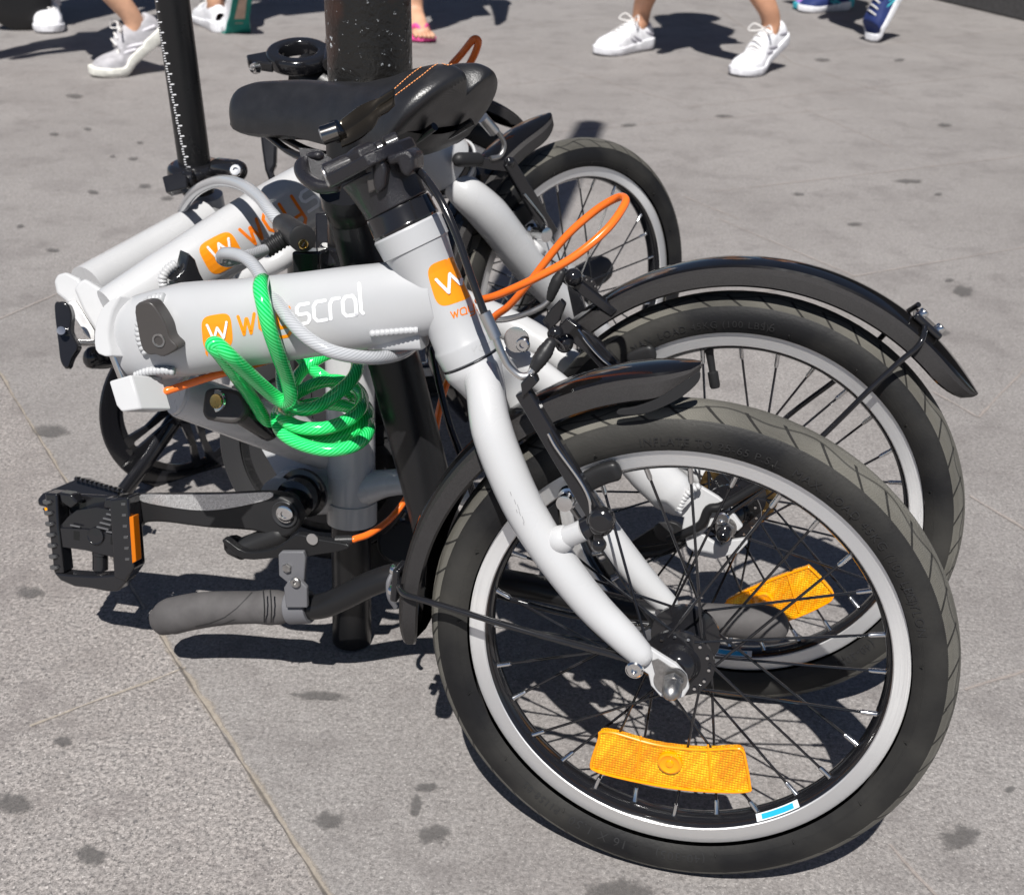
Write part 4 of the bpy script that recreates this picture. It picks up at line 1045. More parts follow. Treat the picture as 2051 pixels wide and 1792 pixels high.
# mudguards -------------------------------------------------------------------
a0, a1 = FA.ang(1402, 768), FA.ang(806, 1285)+2*math.pi if FA.ang(806, 1285) < 0 else FA.ang(806, 1285)
mgA = mudguard(bk, FA, a0, a1, rad=.2035, off=.003)
mb = MB(); fl = catmull([FA.P(x, y, .024) for x, y in [(1240, 818), (1275, 812), (1320, 795), (1360, 770), (1392, 748), (1402, 744), (1400, 762), (1370, 790), (1330, 812), (1290, 826), (1242, 828)]], 3, True)
mb.prism(fl, FA.n*.003); link('mudguard_flap', mb, MATTE, mgA, bev=.001)
a0, a1 = FB.ang(1958, 788), FB.ang(1118, 668)
mgB = mudguard(bk, FB, a0, a1, rad=.2060, off=.006)
def bracket(root, fr, px_, py_, stays):
    mb = MB(); c = fr.P(px_, py_, 0); d = (c-fr.o).normalized(); t = fr.n.cross(d)
    mb.box(c+d*.003, t, fr.n, d, .014, .010, .003); br = link('stay_bracket', mb, BLK, root, bev=.002)
    mb = MB()
    for k in (-1, 1): mb.bolt(c+d*.006+t*.009*k, d, .0042, .004)
    link('bracket_bolts', mb, CHROME, br)
    for st in stays:
        mb = MB(); P = catmull([fr.P(*q) for q in st], 6); mb.tube(P, .0024, seg=12); link('mudguard_stay', mb, BLK, root)
bracket(mgA, FA, 806, 1165, [[(805, 1160, .004), (800, 1176, .020), (812, 1190, .03), (850, 1202, .034), (930, 1226, .036), (1050, 1262, .038), (1160, 1292, .040), (1220, 1308, .043), (1262, 1322, .046), (1272, 1337, .047)],
                        [(818, 1120, -.02), (845, 1135, -.034), (960, 1180, -.036), (1140, 1230, -.038), (1300, 1250, -.042)]])
bracket(mgB, FB, 1852, 655, [[(1852, 652, .008), (1850, 672, .024), (1836, 696, .030), (1800, 726, .032), (1740, 782, .036), (1640, 880, .042), (1540, 968, .048), (1470, 1020, .052), (1446, 1036, .056)],
                        [(1840, 610, -.02), (1800, 640, -.034), (1700, 740, -.036), (1560, 850, -.038), (1480, 960, -.042)]])
mb = MB(); mb.bolt(FA.P(1272, 1337, .048), FA.n, .0062, .004)
mb.lathe(FA.P(1272, 1337, .0445), FA.n, [(0, .0065), (.0035, .0065)], 20); link('stay_bolt', mb, CHROME, mgA)
mb = MB(); P = catmull([FB.P(*q) for q in [(1340, 1082, .052), (1372, 1068, .056), (1405, 1050, .058), (1420, 1020, .058), (1450, 1012, .057), (1530, 965, .05)]], 5); mb.tube(P, .0042, seg=14); link('lower_stay', mb, SATIN, mgB)

# brakes -----------------------------------------------------------------------
def brake(root, fr, pv, tp, mid, nn, pad, far_pv, far_tp, noodle, boot, spring, fer=None, w=19):
    mb = MB(); a, b = fr.P(*pv, nn), fr.P(*tp, nn-.004); c = fr.P(*mid, nn-.002)
    d = (b-a).normalized(); s_ = fr.n.cross(d)
    wa, wb = pxr(a, w*1.15), pxr(b, w*.85)
    mb.prism([a-s_*wa*.8, a+s_*wa*.8, c+s_*wa*.8, b+s_*wb, b-s_*wb, c-s_*wa*.8], fr.n*.008)
    mb.lathe(a-fr.n*.002, fr.n, [(0, wa*1.3), (.010, wa*1.3), (.011, wa*1.0), (.016, wa*.75), (.017, wa*.4)], 24)
    br = link('brake_arm', mb, BLK, root, bev=.0012)
    mb = MB(); a, b = fr.P(*far_pv, -nn), fr.P(*far_tp, -nn+.006); d = (b-a).normalized(); s_ = fr.n.cross(d)
    mb.prism([a-s_*wa, a+s_*wa, b+s_*wb*.7, b-s_*wb*.7], fr.n*.007); mb.ball(b, wb*.9); link('brake_arm', mb, BLK, root, bev=.0012)
    mb = MB(); p0, p1 = fr.P(*pad[0], .0165), fr.P(*pad[1], .0165); mb.tube(catmull([p0, (p0+p1)/2+(p1-fr.o).normalized()*.0008, p1], 4), .0075, .0045, up=(p1-fr.o).normalized(), seg=18, e=3, rnd=True); pd_ = link('brake_pad', mb, MATTE, br)
    mb = MB(); q = fr.P(*pad[2], .019); mb.lathe(q, fr.n, [(0, .0075), (.003, .0078), (.0055, .0068), (.006, .005), (.012, .005), (.0125, .0058), (.018, .0058), (.0185, .003)], 24); link('pad_bolt', mb, CHROME, br)
    mb = MB(); mb.tube(catmull([fr.P(x, y, nn+.010) for x, y in spring], 5), .0010, seg=8); link('spring_wire', mb, CHROME, br)
    mb = MB(); mb.tube(catmull([fr.P(*q) for q in noodle], 6), .0026, seg=14); nd = link('cable_noodle', mb, ALU, br)
    mb = MB(); P, r = tr(fr, boot); mb.tube(P, [q*(1+.06*(i % 2)) for i, q in enumerate(r)], seg=18, rnd=True); link('cable_boot', mb, MATTE, br)
    return br
bA = brake(bk, FA, (1205, 1040), (1050, 778), (1122, 900), .045, ((1180, 962), (1232, 942), (1141, 990)), (1150, 930), (1150, 800),
      [(990, 668, .05), (1002, 700, .05), (1018, 732, .049), (1040, 752, .048), (1058, 752, .047), (1068, 740, .046)], [(1068, 742, .045, 10), (1080, 722, .043, 15), (1092, 704, .04, 16), (1102, 688, .038, 12)],
      [(1098, 868), (1115, 898), (1160, 960), (1180, 1000), (1185, 1040), (1196, 1062)])
mb = MB(); mb.prism([FA.P(x, y, .044) for x, y in [(1048, 762), (1066, 742), (1078, 748), (1082, 760), (1060, 782), (1052, 790)]], FA.n*.008); mb.lathe(FA.P(1205, 1040, .055), FA.n, [(0, .009), (.004, .0085), (.006, .006), (.006, 1e-5)], 20, cap=False)
mb.tube([FA.P(1196, 1060, .052), FA.P(1200, 1090, .052)], .0036, seg=12); mb.ball(FA.P(1199, 1090, .052), .0055)
link('cable_carrier', mb, BLK, bA, bev=.001)
mb = MB(); mb.tube([FA.P(970, 626, .05), FA.P(993, 676, .05)], .0042, seg=20); link('ferrule', mb, ALU, bA)
mb = MB(); mb.tube(catmull([FA.P(*q) for q in [(838, 342, .012), (852, 356, .024), (876, 390, .034), (898, 432, .04), (920, 486, .045), (944, 556, .05), (972, 632, .05)]], 7), .0026, seg=14); link('brake_cable', mb, BLK, bk)
mb = MB(); mb.tube([FA.P(1172, 1060, .047), FA.P(1200, 1045, .046)], .0085, seg=20); link('brake_boss', mb, BLK, bA)
mb = MB(); mb.tube(catmull([FA.P(*q) for q in [(1102, 690, .038), (1110, 680, .03), (1124, 690, .02), (1130, 700, .01)]], 5), .0007, seg=6); link('inner_wire', mb, STEEL, bA)
bB = brake(bk, FB, (1290, 800), (1128, 645), (1190, 690), .045, ((1266, 720), (1304, 706), (1240, 742)), (1200, 760), (1150, 570),
      [(980, 640, .045), (1010, 640, .046), (1050, 630, .046), (1086, 614, .045), (1102, 600, .044)], [(1102, 598, .044, 8), (1108, 580, .044, 11), (1116, 562, .043, 12), (1124, 548, .042, 9)],
      [(1158, 660), (1180, 690), (1210, 722), (1250, 750)], w=20)
mb = MB(); mb.ball(FB.P(1112, 668, .05), .007); mb.prism([FB.P(x, y, .046) for x, y in [(1090, 640), (1108, 614), (1126, 596), (1136, 606), (1124, 640), (1104, 660)]], FB.n*.007); mb.ball(FB.P(1148, 556, .03), .008); mb.prism([FB.P(x, y, .02) for x, y in [(1128, 560), (1150, 548), (1240, 618), (1228, 630)]], FB.n*.008)
mb.ball(FB.P(1130, 688, .052), .008)
link('cable_carrier', mb, BLK, bB, bev=.001)
mb = MB(); mb.bolt(FB.P(1048, 690, .082), FB.n, .006); mb.lathe(FB.P(1035, 680, .078), FB.n, [(0, .011), (.001, .011), (.0015, .006)], 20); link('frame_bolts', mb, CHROME, rf_)

# orange cable housings ------------------------------------------------------------
def hose(root, pts, name='brake_housing', rad=.0030, mt=OCABLE):
    mb = MB(); mb.tube(catmull([Z(*q) for q in pts], 8), rad, seg=14, rnd=True); return link(name, mb, mt, root)
hose(bk, [(958, 602, .90), (1000, 590, .88), (1075, 556, .86), (1150, 514, .85), (1215, 460, .85), (1250, 412, .86), (1250, 396, .87), (1232, 398, .88), (1190, 424, .89), (1130, 478, .90), (1060, 566, .92), (1020, 612, .94), (985, 640, .96), (940, 700, .98), (915, 730, 1.0), (893, 772, 1.01), (878, 830, 1.02), (864, 900, 1.04), (830, 970, 1.06), (790, 1030, 1.06), (745, 1066, 1.04), (708, 1080, 1.03)])
hose(bk, [(334, 783, .90), (380, 768, .905), (430, 752, .91), (480, 738, .92), (560, 715, .95)])
hose(bk, [(866, 700, 1.0), (880, 770, 1.0), (900, 850, 1.0), (930, 930, .99), (950, 1000, 1.0)], 'gear_cable', .003, BLK)
mb = MB(); mb.tube([Z(706, 1081, 1.03), Z(672, 1082, 1.03)], .0042, seg=14); mb.tube([Z(672, 1082, 1.03), Z(628, 1079, 1.03)], .0008, seg=6); link('housing_end', mb, MATTE, bk)
# drive side odds and ends behind the wheel
mb = MB(); cc_ = FB.o-FB.n*.032
for i, (z, r_) in enumerate([(0, .036), (-.004, .032), (-.008, .028), (-.012, .024)]): mb.lathe(cc_+FB.n*z, FB.n, [(0, r_*.93), (.0005, r_), (.0015, r_), (.002, r_*.93)], 40)
link('sprocket', mb, GOLD, bk)
mb = MB(); mb.prism(catmull([FB.P(x, y, -.05) for x, y in [(1300, 1060), (1345, 1040), (1372, 1062), (1350, 1100), (1310, 1110), (1220, 1150), (1160, 1180), (1150, 1160), (1210, 1120)]], 3, True), FB.n*.006); dr = link('derailleur', mb, MATTE, bk, bev=.001)
mb = MB(); mb.lathe(FB.P(1330, 1062, -.043), FB.n, [(0, .009), (.002, .010), (.004, .009)], 11); link('jockey_wheel', mb, BLADE, dr)
mb = MB(); mb.tube(catmull([FB.P(*q) for q in [(760, 1010, -.01), (900, 1040, -.02), (1100, 1090, -.035), (1300, 1110, -.045), (1400, 1070, -.045)]], 6), .004, .0025, up=FB.u, seg=10); link('chain', mb, BLADE, bk)

# ================================================================ the far bicycle
b2 = thing('folding_bicycle', 'farther folded white bicycle whose ruler-marked black seatpost rises out of frame', 'bicycle', V((-.1, 1.35, 0)), 'folded bicycles locked to the pole')
wC = wheel(b2, FC, phase=.15)
wD = wheel(b2, FD, phase=.3)
mudguard(b2, FC, FC.ang(1108, 285), FC.ang(1108, 285)+R(118), rad=.2045, off=.012)
mudguard(b2, FD, FD.ang(1048, 256), FD.ang(1048, 256)+R(150), rad=.2050, off=.006)
FT = MB(); P, r = tr(FC, [(225, 628, .0, 52), (330, 566, .0, 60), (430, 502, .0, 62), (520, 446, 0, 62), (620, 388, 0, 60), (720, 340, 0, 58), (830, 300, 0, 54)]); FT.tube(P, r, [q*.85 for q in r], up=FC.u, seg=36, e=2.3)
ft = link('main_tube', FT, WHITE, b2); fT = bvh(FT)
mb = MB(); badge(mb, fT, (443, 507), (34, -18), (-17, -31), None); link('badge', mb, ORANGE, ft, sm=False)
mb = MB(); stroke(mb, fT, [(416, 496), (441, 524), (437, 488), (460, 504), (457, 478)], 5, .0022); link('lettering', mb, WDEC, ft, sm=False)
mb = MB(); write(mb, fT, 'way', (502, 494), (31, -20), (-22, -34), 6.5); link('lettering', mb, ORREDD, ft, sm=False)
mb = MB(); write(mb, fT, 'scral', (618, 424), (31, -20), (-20, -34), 6.5); link('lettering', mb, WDEC, ft, sm=False)
# head tube, crown and fork
h0, h1 = FC.P(893, 330), FC.P(740, 215); hx = (h1-h0).normalized()
mb = MB(); lpx(mb, h0, h1, [(0, 60), (.02, 64), (.16, 66), (.3, 60), (.8, 56), (1, 58)], 40); link('head_tube', mb, WHITE, b2, ang=24)
mb = MB(); lpx(mb, h0-hx*.007, h0-hx*.0003, [(0, 62), (1, 62)], 40); link('headset', mb, BLK, b2)
mb = MB(); lpx(mb, h0-hx*.030, h0-hx*.007, [(0, 34), (.4, 46), (.75, 64), (.95, 66), (1, 64)], 40)
P, r = tr(FC, [(910, 366, .015, 30), (935, 388, .03, 36), (980, 430, .037, 40), (1035, 500, .038, 38), (1085, 562, .038, 34), (1150, 625, .040, 30), (1200, 665, .040, 26)]); mb.tube(P, r, seg=26, rnd=True)
mb.tube([FC.P(1062, 512, .04), FC.P(1082, 492, .045)], .0105, seg=18)
P, r = tr(FC, [(930, 350, -.015, 28), (965, 380, -.03, 30), (1010, 420, -.037, 32), (1100, 520, -.037, 28), (1180, 600, -.037, 26)]); mb.tube(P, r, seg=22, rnd=True)
link('fork', mb, WHITE, b2)
axle(wC, FC, .047)
# brake
mb = MB(); a, c = FC.P(1100, 470, .045), FC.P(1012, 322, .045); d = (c-a).normalized(); s_ = FC.n.cross(d); mb.prism([a-s_*.009, a+s_*.009, c+s_*.007, c-s_*.007], FC.n*.008)
mb.prism([FC.P(x, y, .04) for x, y in [(1010, 318), (1018, 332), (1008, 342), (975, 338), (945, 332), (918, 326), (918, 312), (980, 316)]], FC.n*.010); mb.ball(FC.P(1020, 325, .05), .006); br = link('brake_arm', mb, BLK, b2, bev=.001)
mb = MB(); mb.lathe(FC.P(1062, 462, .03), FC.n, [(0, .009), (.006, .010), (.008, .007), (.020, .007), (.021, .0085), (.030, .0085), (.031, .004)], 22); link('pad_bolt', mb, CHROME, br)
mb = MB(); mb.prism([FC.P(x, y, .012) for x, y in [(1000, 430), (1040, 400), (1056, 414), (1058, 432), (1022, 462)]], FC.n*.014); link('brake_pad', mb, MATTE, br, bev=.002)
mb = MB(); mb.tube(catmull([FC.P(x, y, .055) for x, y in [(1050, 388), (1075, 420), (1092, 444), (1098, 470), (1112, 490)]], 5), .0013, seg=8); link('spring_wire', mb, CHROME, br)
mb = MB(); mb.tube(catmull([FC.P(x, y, .05) for x, y in [(982, 245), (998, 266), (1010, 290), (1002, 312), (982, 318)]], 5), .0028, seg=10); link('cable_noodle', mb, STEEL, br)
mb = MB(); mb.tube([FC.P(966, 236, .05), FC.P(990, 264, .05)], .0065, seg=16); link('ferrule', mb, ALU, br)
mb = MB(); mb.tube([FC.P(955, 320, .045), FC.P(920, 320, .045)], .008, seg=14, rnd=True); link('cable_boot', mb, MATTE, br)
# stem with its open clamp ring
mb = MB(); r0 = Z(600, 128, 1.40); ux = (CX*.96+CU*.22).normalized(); nx = (V((0, -.25, .95))).normalized(); uy = nx.cross(ux).normalized(); ux = uy.cross(nx).normalized()
def rp(x, y, z=0): return r0+ux*x+uy*y+nx*z
seg = 36; prof = [(.020, 0), (.034, .0), (.036, .004), (.036, .014), (.033, .018), (.022, .018), (.020, .012)]
b_ = len(mb.v)
for i in range(seg):
    t = 2*math.pi*i/seg
    for q in prof: mb.v.append(rp(q[0]*1.05*math.cos(t), q[0]*math.sin(t), q[1]))
for i in range(seg):
    for j in range(len(prof)):
        j2 = (j+1) % len(prof); i2 = (i+1) % seg; mb.face((i*7+j, i*7+j2, i2*7+j2, i2*7+j))
mb.prism([rp(x, y, .0) for x, y in [(-.030, -.022), (-.058, -.010), (-.060, .004), (-.03, .014)]], nx*.012)
mb.tube([rp(.036, -.03, .01), rp(.046, .04, .02)], .011, seg=18)
link('stem_hinge', mb, BLK, b2, bev=.002)
mb = MB(); mb.lathe(rp(-.050, -.012, .004), -uy, [(0, .007), (.004, .007), (.005, .004)], 18); link('hinge_bolt', mb, CHROME, b2)
mb = MB(); mb.tube([Z(600, 140, 1.41), Z(700, 205, 1.40), h1], [.021, .024, .026], seg=28); link('stem', mb, SATIN, b2)
# folded handlepost, bar end grip and brake lever
mb = MB(); mb.tube(catmull([Z(655, 120, 1.46), Z(760, 330, 1.53), Z(860, 560, 1.60), Z(940, 740, 1.66)], 6), .018, seg=24); hp2 = link('handlepost', mb, SATIN, b2)
mb = MB(); mb.tube(catmull([Z(930, 740, 1.66), Z(1040, 640, 1.66), Z(1120, 590, 1.66), Z(1170, 560, 1.67)], 6), .0112, seg=20); link('handlebar', mb, SATIN, hp2)
mb = MB(); mb.tube(catmull([Z(1110, 590, 1.66), Z(1150, 568, 1.67), Z(1200, 540, 1.68)], 5), .020, seg=24, rnd=True); link('grip', mb, RUBG, hp2)
mb = MB(); mb.prism([Z(x, y, 1.42) for x, y in [(519, 255), (555, 262), (553, 300), (552, 330), (545, 342), (553, 360), (540, 366), (530, 340), (524, 300)]], FW*.012); link('brake_lever', mb, BLK, hp2, bev=.003)
# rear half
mb = MB(); P = catmull([Z(415, 440, 1.40), Z(300, 505, 1.345), Z(175, 575, 1.28)], 5); mb.tube(P, .0235, seg=30)
mb.tube([Z(408, 392, 1.42), Z(430, 500, 1.46), Z(480, 760, 1.52)], .0225, seg=30)
mb.tube(catmull([Z(480, 560, 1.48), Z(560, 520, 1.47), Z(620, 480, 1.5), Z(700, 470, 1.56)], 5), .014, seg=20)
mb.tube(catmull([Z(500, 640, 1.48), Z(600, 590, 1.5), Z(720, 540, 1.56), Z(860, 520, 1.62)], 5), .014, seg=20)
rf2 = link('rear_frame', mb, WHITE, b2)
mb = MB(); a, c = Z(386, 425, 1.395), Z(430, 462, 1.39)
mb.lathe(Z(407, 428, 1.418), (Z(408, 392, 1.42)-Z(430, 500, 1.46)), [(-.004, .0231), (.004, .0231)], 30, cap=False); link('frame_band', mb, mat('grey_band', (.07, .075, .085), .4), rf2)
cu_ = Z(393, 352, 1.40); tu = Z(345, 0, 1.30); dd = (tu-cu_).normalized()
SP = MB(); SP.lathe(cu_-dd*.02, dd, [(0, .0185), (.46, .0185)], 48); sp = link('seatpost', SP, SATIN, b2); sT2 = bvh(SP)
mb = MB()
for i in range(17):
    x = 306+i*4.05+i*i*.0; y = 4+i*20.7
    stroke(mb, sT2, [(x+1+2.2, y), (x+9.5, y-.5)], 2.6, .0004)
    for k in (1, 2, 3): stroke(mb, sT2, [(x+1+k, y+k*5.1), (x+3.4+k, y+k*5.1)], 2.3, .0004)
link('ruler_marks', mb, WDEC, sp, sm=False)
mb = MB(); mb.lathe(cu_-dd*.010, dd, [(0, .0225), (.004, .031), (.016, .0325), (.022, .0315), (.026, .026)], 40)
mb.tube([Z(440, 338, 1.37), Z(474, 342, 1.35)], .0125, seg=18, rnd=True)
mb.prism([Z(x, y, 1.34) for x, y in [(324, 354), (360, 344), (374, 352), (376, 376), (332, 387), (328, 370)]], FW*.02)
mb.tube([Z(370, 362, 1.36), Z(390, 360, 1.36)], .011, seg=14)
link('seat_clamp', mb, BLK, b2, bev=.002)
mb = MB(); mb.bolt(Z(473, 342, 1.335), -FW, .007, .004); link('clamp_bolt', mb, CHROME, b2)
n2, t2 = cu_+dd*.45+V((-.17, -.02, .045)), cu_+dd*.45+V((.09, .01, .055))
saddle(b2, n2, t2, V((0, 0, 1)))
# hinge
mb = MB(); mb.prism([Z(x, y, 1.19) for x, y in [(107, 563), (114, 549), (132, 544), (158, 556), (176, 582), (192, 640), (190, 686), (166, 668), (142, 622), (130, 602), (112, 588)]], FW*.03)
hg2 = link('hinge', mb, WHITE, b2, bev=.003)
mb = MB(); mb.prism([Z(x, y, 1.165) for x, y in [(147, 578), (158, 563), (170, 557), (240, 600), (250, 640), (196, 672), (166, 622)]], FW*.03)
link('hinge_plate', mb, WHITE, hg2, bev=.003)
mb = MB(); mb.prism([Z(x, y, 1.185) for x, y in [(134, 604), (150, 600), (190, 662), (190, 690), (172, 672), (148, 636)]], FW*.004); link('hinge_face', mb, ALU, hg2, bev=.001)
mb = MB(); mb.prism(catmull([Z(x, y, 1.14) for x, y in [(108, 613), (118, 604), (134, 607), (143, 630), (141, 661), (150, 680), (156, 696), (144, 716), (134, 739), (121, 725), (116, 690)]], 3, True), FW*.012)
link('hinge_lever', mb, BLK, hg2, bev=.002)
mb = MB(); mb.tube([Z(141, 687, 1.15), Z(190, 687, 1.18)], .0032, seg=12); mb.tube([Z(122, 662, 1.13), Z(132, 672, 1.16)], .004, seg=12); link('hinge_rod', mb, CHROME, hg2)
mb = MB(); mb.tube(catmull([Z(184, 716, 1.22), Z(210, 716, 1.23), Z(240, 712, 1.25)], 4), .012, .009, seg=16, rnd=True); link('hinge_handle', mb, BLK, hg2)
mb = MB(); mb.prism([FC.P(x, y, .03) for x, y in [(360, 499), (373, 512), (382, 538), (400, 571), (372, 573), (348, 560), (329, 556), (338, 545), (352, 532)]], FC.n*.02); link('frame_catch', mb, BLK, b2, bev=.0015)
bead(ft, [FC.P(x, y, .036) for x, y in [(352, 528), (336, 540), (326, 556), (328, 574), (340, 588)]], .0045)
bead(ft, [FC.P(x, y, .03) for x, y in [(325, 590), (345, 582), (368, 580), (382, 590)]], .0045)
# chainring, crank, pedal
cr = chainring(b2, FD, Z(372, 806, 1.44), .108, BLK, -1.42)
mb = MB(); mb.tube([Z(372, 806, 1.46), Z(300, 915, 1.42), Z(248, 985, 1.40)], [.014, .010, .011], [.010, .007, .008], seg=18); link('crank_arm', mb, BLK, b2)
mb = MB(); P = lambda x, y, z: Z(x, y, z)
mb.prism([Z(x, y, 1.27) for x, y in [(74, 1000), (84, 988), (150, 960), (165, 956), (240, 985), (236, 1005), (160, 1030), (118, 1022), (76, 1012)]], FW*.02)
mb.prism([Z(x, y, 1.262) for x, y in [(82, 1018), (96, 1014), (190, 1050), (200, 1062), (140, 1046), (92, 1030)]], FW*.02)
mb.tube([Z(110, 1000, 1.262), Z(240, 1000, 1.34)], .010, seg=14)
p2 = link('pedal', mb, BLK, b2, bev=.003)
mb = MB()
for i in range(11): x = 150+i*9.2; mb.prism([Z(a+x, q+960+i*2.6, 1.262) for a, q in [(-3, 0), (0, -6), (4, -5), (6, 3)]], FW*.012)
link('pedal_teeth', mb, BLK, p2, bev=.0006)
mb = MB(); mb.prism([Z(x, y, 1.255) for x, y in [(88, 1016), (120, 1024), (124, 1044), (92, 1032)]], FW*.01); link('pedal_reflector', mb, AMBER, p2, bev=.001)
mb = MB(); mb.tube([Z(642, 352, 1.235), Z(643, 368, 1.235)], .010, seg=20); tl = link('tail_light', mb, RED, b2)
mb = MB(); mb.tube([Z(643, 368, 1.235), Z(645, 406, 1.235)], .0105, seg=20, rnd=True); link('tail_light_lens', mb, CLEAR, tl)
mb = MB(); mb.box(Z(652, 470, 1.06), CX, CU, FW, .008, .018, .008); mb.tube([Z(668, 500, 1.04), Z(672, 535, 1.04)], .011, seg=16); link('seatpost_fitting', mb, BLK, bk, bev=.002)
hose(b2, [(905, 130, 1.46), (925, 108, 1.45), (948, 80, 1.43), (958, 84, 1.43), (952, 106, 1.44), (940, 130, 1.45)], rad=.0045)

# ================================================================ locks
lk = thing('cable_lock', 'clear-coated silver steel cable lock with black cylinder head looped round the frames', 'lock', G(560, 700))
mb = MB(); mb.tube(catmull([Z(*q) for q in [(368, 480, 1.45), (364, 446, 1.42), (370, 412, 1.36), (395, 381, 1.28), (438, 363, 1.20), (482, 370, 1.14), (517, 394, 1.10), (541, 424, 1.07), (562, 448, 1.06)]], 8), .0058, seg=20); link('cable', mb, SILV, lk)
mb = MB(); mb.tube(catmull([Z(*q) for q in [(536, 498, 1.02), (510, 508, 1.0), (480, 518, .975), (456, 523, .95), (444, 517, .935), (452, 508, .92), (480, 512, .905), (505, 528, .89), (528, 560, .87), (552, 600, .85), (580, 640, .833), (615, 676, .825), (660, 702, .822), (712, 714, .828), (765, 716, .845), (810, 704, .875), (850, 670, .92)]], 8), .0049, seg=20); link('cable', mb, SILV, lk)
mb = MB(); A_, B_ = Z(562, 446, 1.06), Z(606, 478, .985); mb.tube([A_, A_.lerp(B_, .15), A_.lerp(B_, .16), B_], [.0072, .0078, .0102, .0112], seg=36); hd = link('lock_head', mb, MATTE, lk, bev=.001)
mb = MB(); ax_ = (B_-A_).normalized(); mb.lathe(B_+ax_*-.0002, ax_, [(0, .0112), (.0012, .0110), (.002, .009), (.0021, 1e-5)], 36, cap=False); link('head_face', mb, MATTE, hd)
q0 = B_+ax_*.0020-CU*.0042; mb = MB(); mb.lathe(q0, ax_, [(0, .0042), (.0008, .0042), (.001, .0034), (.0006, .0032), (.0006, 1e-5)], 24, cap=False); kc = link('key_core', mb, BRASS, hd)
mb = MB(); mb.box(q0+ax_*.0009, CX*.5+CU, CX, ax_, .002, .0005, .0003); link('keyhole', mb, BLK, kc)
mb = MB(); A_, B2_ = Z(590, 466, 1.02), Z(566, 480, 1.02); mb.tube([A_, B2_], .0058, seg=20); link('lock_pin', mb, CHROME, lk)
mb = MB(); A_, B2_ = Z(573, 474, 1.02), Z(532, 500, 1.02); k = 22; mb.tube([A_.lerp(B2_, i/k) for i in range(k+1)], [.0080 if (i//2) % 2 else .0070 for i in range(k+1)], seg=24); link('lock_sleeve', mb, MATTE, lk)

gl = thing('coil_lock', 'bright green coiled cable lock hanging below the main tube of the near bicycle', 'lock', G(640, 1000))
pts = [(538, 862, .985), (522, 826, .965), (500, 790, .93), (468, 745, .87), (440, 708, .845), (426, 692, .84), (436, 690, .84), (462, 714, .845), (500, 750, .87), (540, 786, .90), (566, 804, .91), (580, 802, .905), (581, 784, .895), (572, 750, .88), (556, 706, .855), (540, 660, .838), (529, 615, .832), (522, 582, .836), (523, 566, .846), (527, 562, .870), (534, 572, .905), (545, 600, .94), (560, 660, .96), (566, 710, .96)]
pts = [q for q in pts if not (q[0] in (600, 570) and q[2] == 1.0)]
k_ = pts.index((581, 784, .895))
arc = [(566, 715, .965), (566, 770, .95), (573, 806, .93), (584, 812, .935), (608, 820, .935), (642, 811, .94), (675, 787, .95), (704, 761, .96), (716, 734, .97), (708, 712, .99), (680, 702, 1.01), (640, 716, 1.02), (604, 744, 1.015), (582, 782, .995), (566, 815, .97), (563, 832, .95), (575, 845, .935), (608, 857, .93), (653, 857, .93),
       (697, 841, .94), (722, 817, .955), (724, 793, .975), (706, 772, .99), (675, 762, 1.0), (640, 766, 1.0), (605, 782, 1.0), (575, 803, .985), (556, 830, .96), (562, 862, .94), (597, 887, .93), (653, 901, .925), (704, 894, .93), (733, 873, .945), (738, 848, .965), (720, 824, .985), (686, 812, 1.0), (640, 808, 1.0),
       (600, 816, .995), (566, 830, .98), (556, 850, .96), (574, 868, .95), (612, 880, .945), (655, 883, .945), (700, 868, .95), (732, 842, .965), (736, 822, .98), (718, 800, 1.0), (690, 780, 1.01), (650, 756, 1.02), (620, 735, 1.02), (600, 712, 1.02)]
mb = MB(); mb.tube(catmull([Z(*q) for q in arc], 8), .0054, seg=20, rnd=True); link('coil', mb, GREEN, gl)
mb = MB(); mb.tube(catmull([Z(*q) for q in pts], 8), .0055, seg=20, rnd=True); link('coil', mb, GREEN, gl)
mb = MB(); mb.prism(catmull([Z(x, y, .965) for x, y in [(420, 800), (426, 783), (446, 779), (484, 784), (500, 800), (504, 826), (484, 848), (450, 846), (420, 836)]], 3, True), FW*-.020); gh = link('lock_head', mb, LEVER, gl, bev=.003)
mb = MB(); mb.tube([Z(478, 820, .965), Z(536, 862, .985)], [.0105, .0088], seg=26, rnd=True); link('lock_barrel', mb, BLK, gh)
mb = MB(); mb.lathe(Z(434, 803, .947), (-FW-CX*.5).normalized(), [(0, .0092), (.002, .0088), (.0025, .0062)], 26); mb.cur = 1; mb.lathe(Z(433.5, 803.5, .9435), (-FW-CX*.5).normalized(), [(0, .006), (.0012, .0056), (.0008, .0035), (.0008, 1e-5)], 22, cap=False); link('key_core', mb, [CHROME, BRASS], gh)

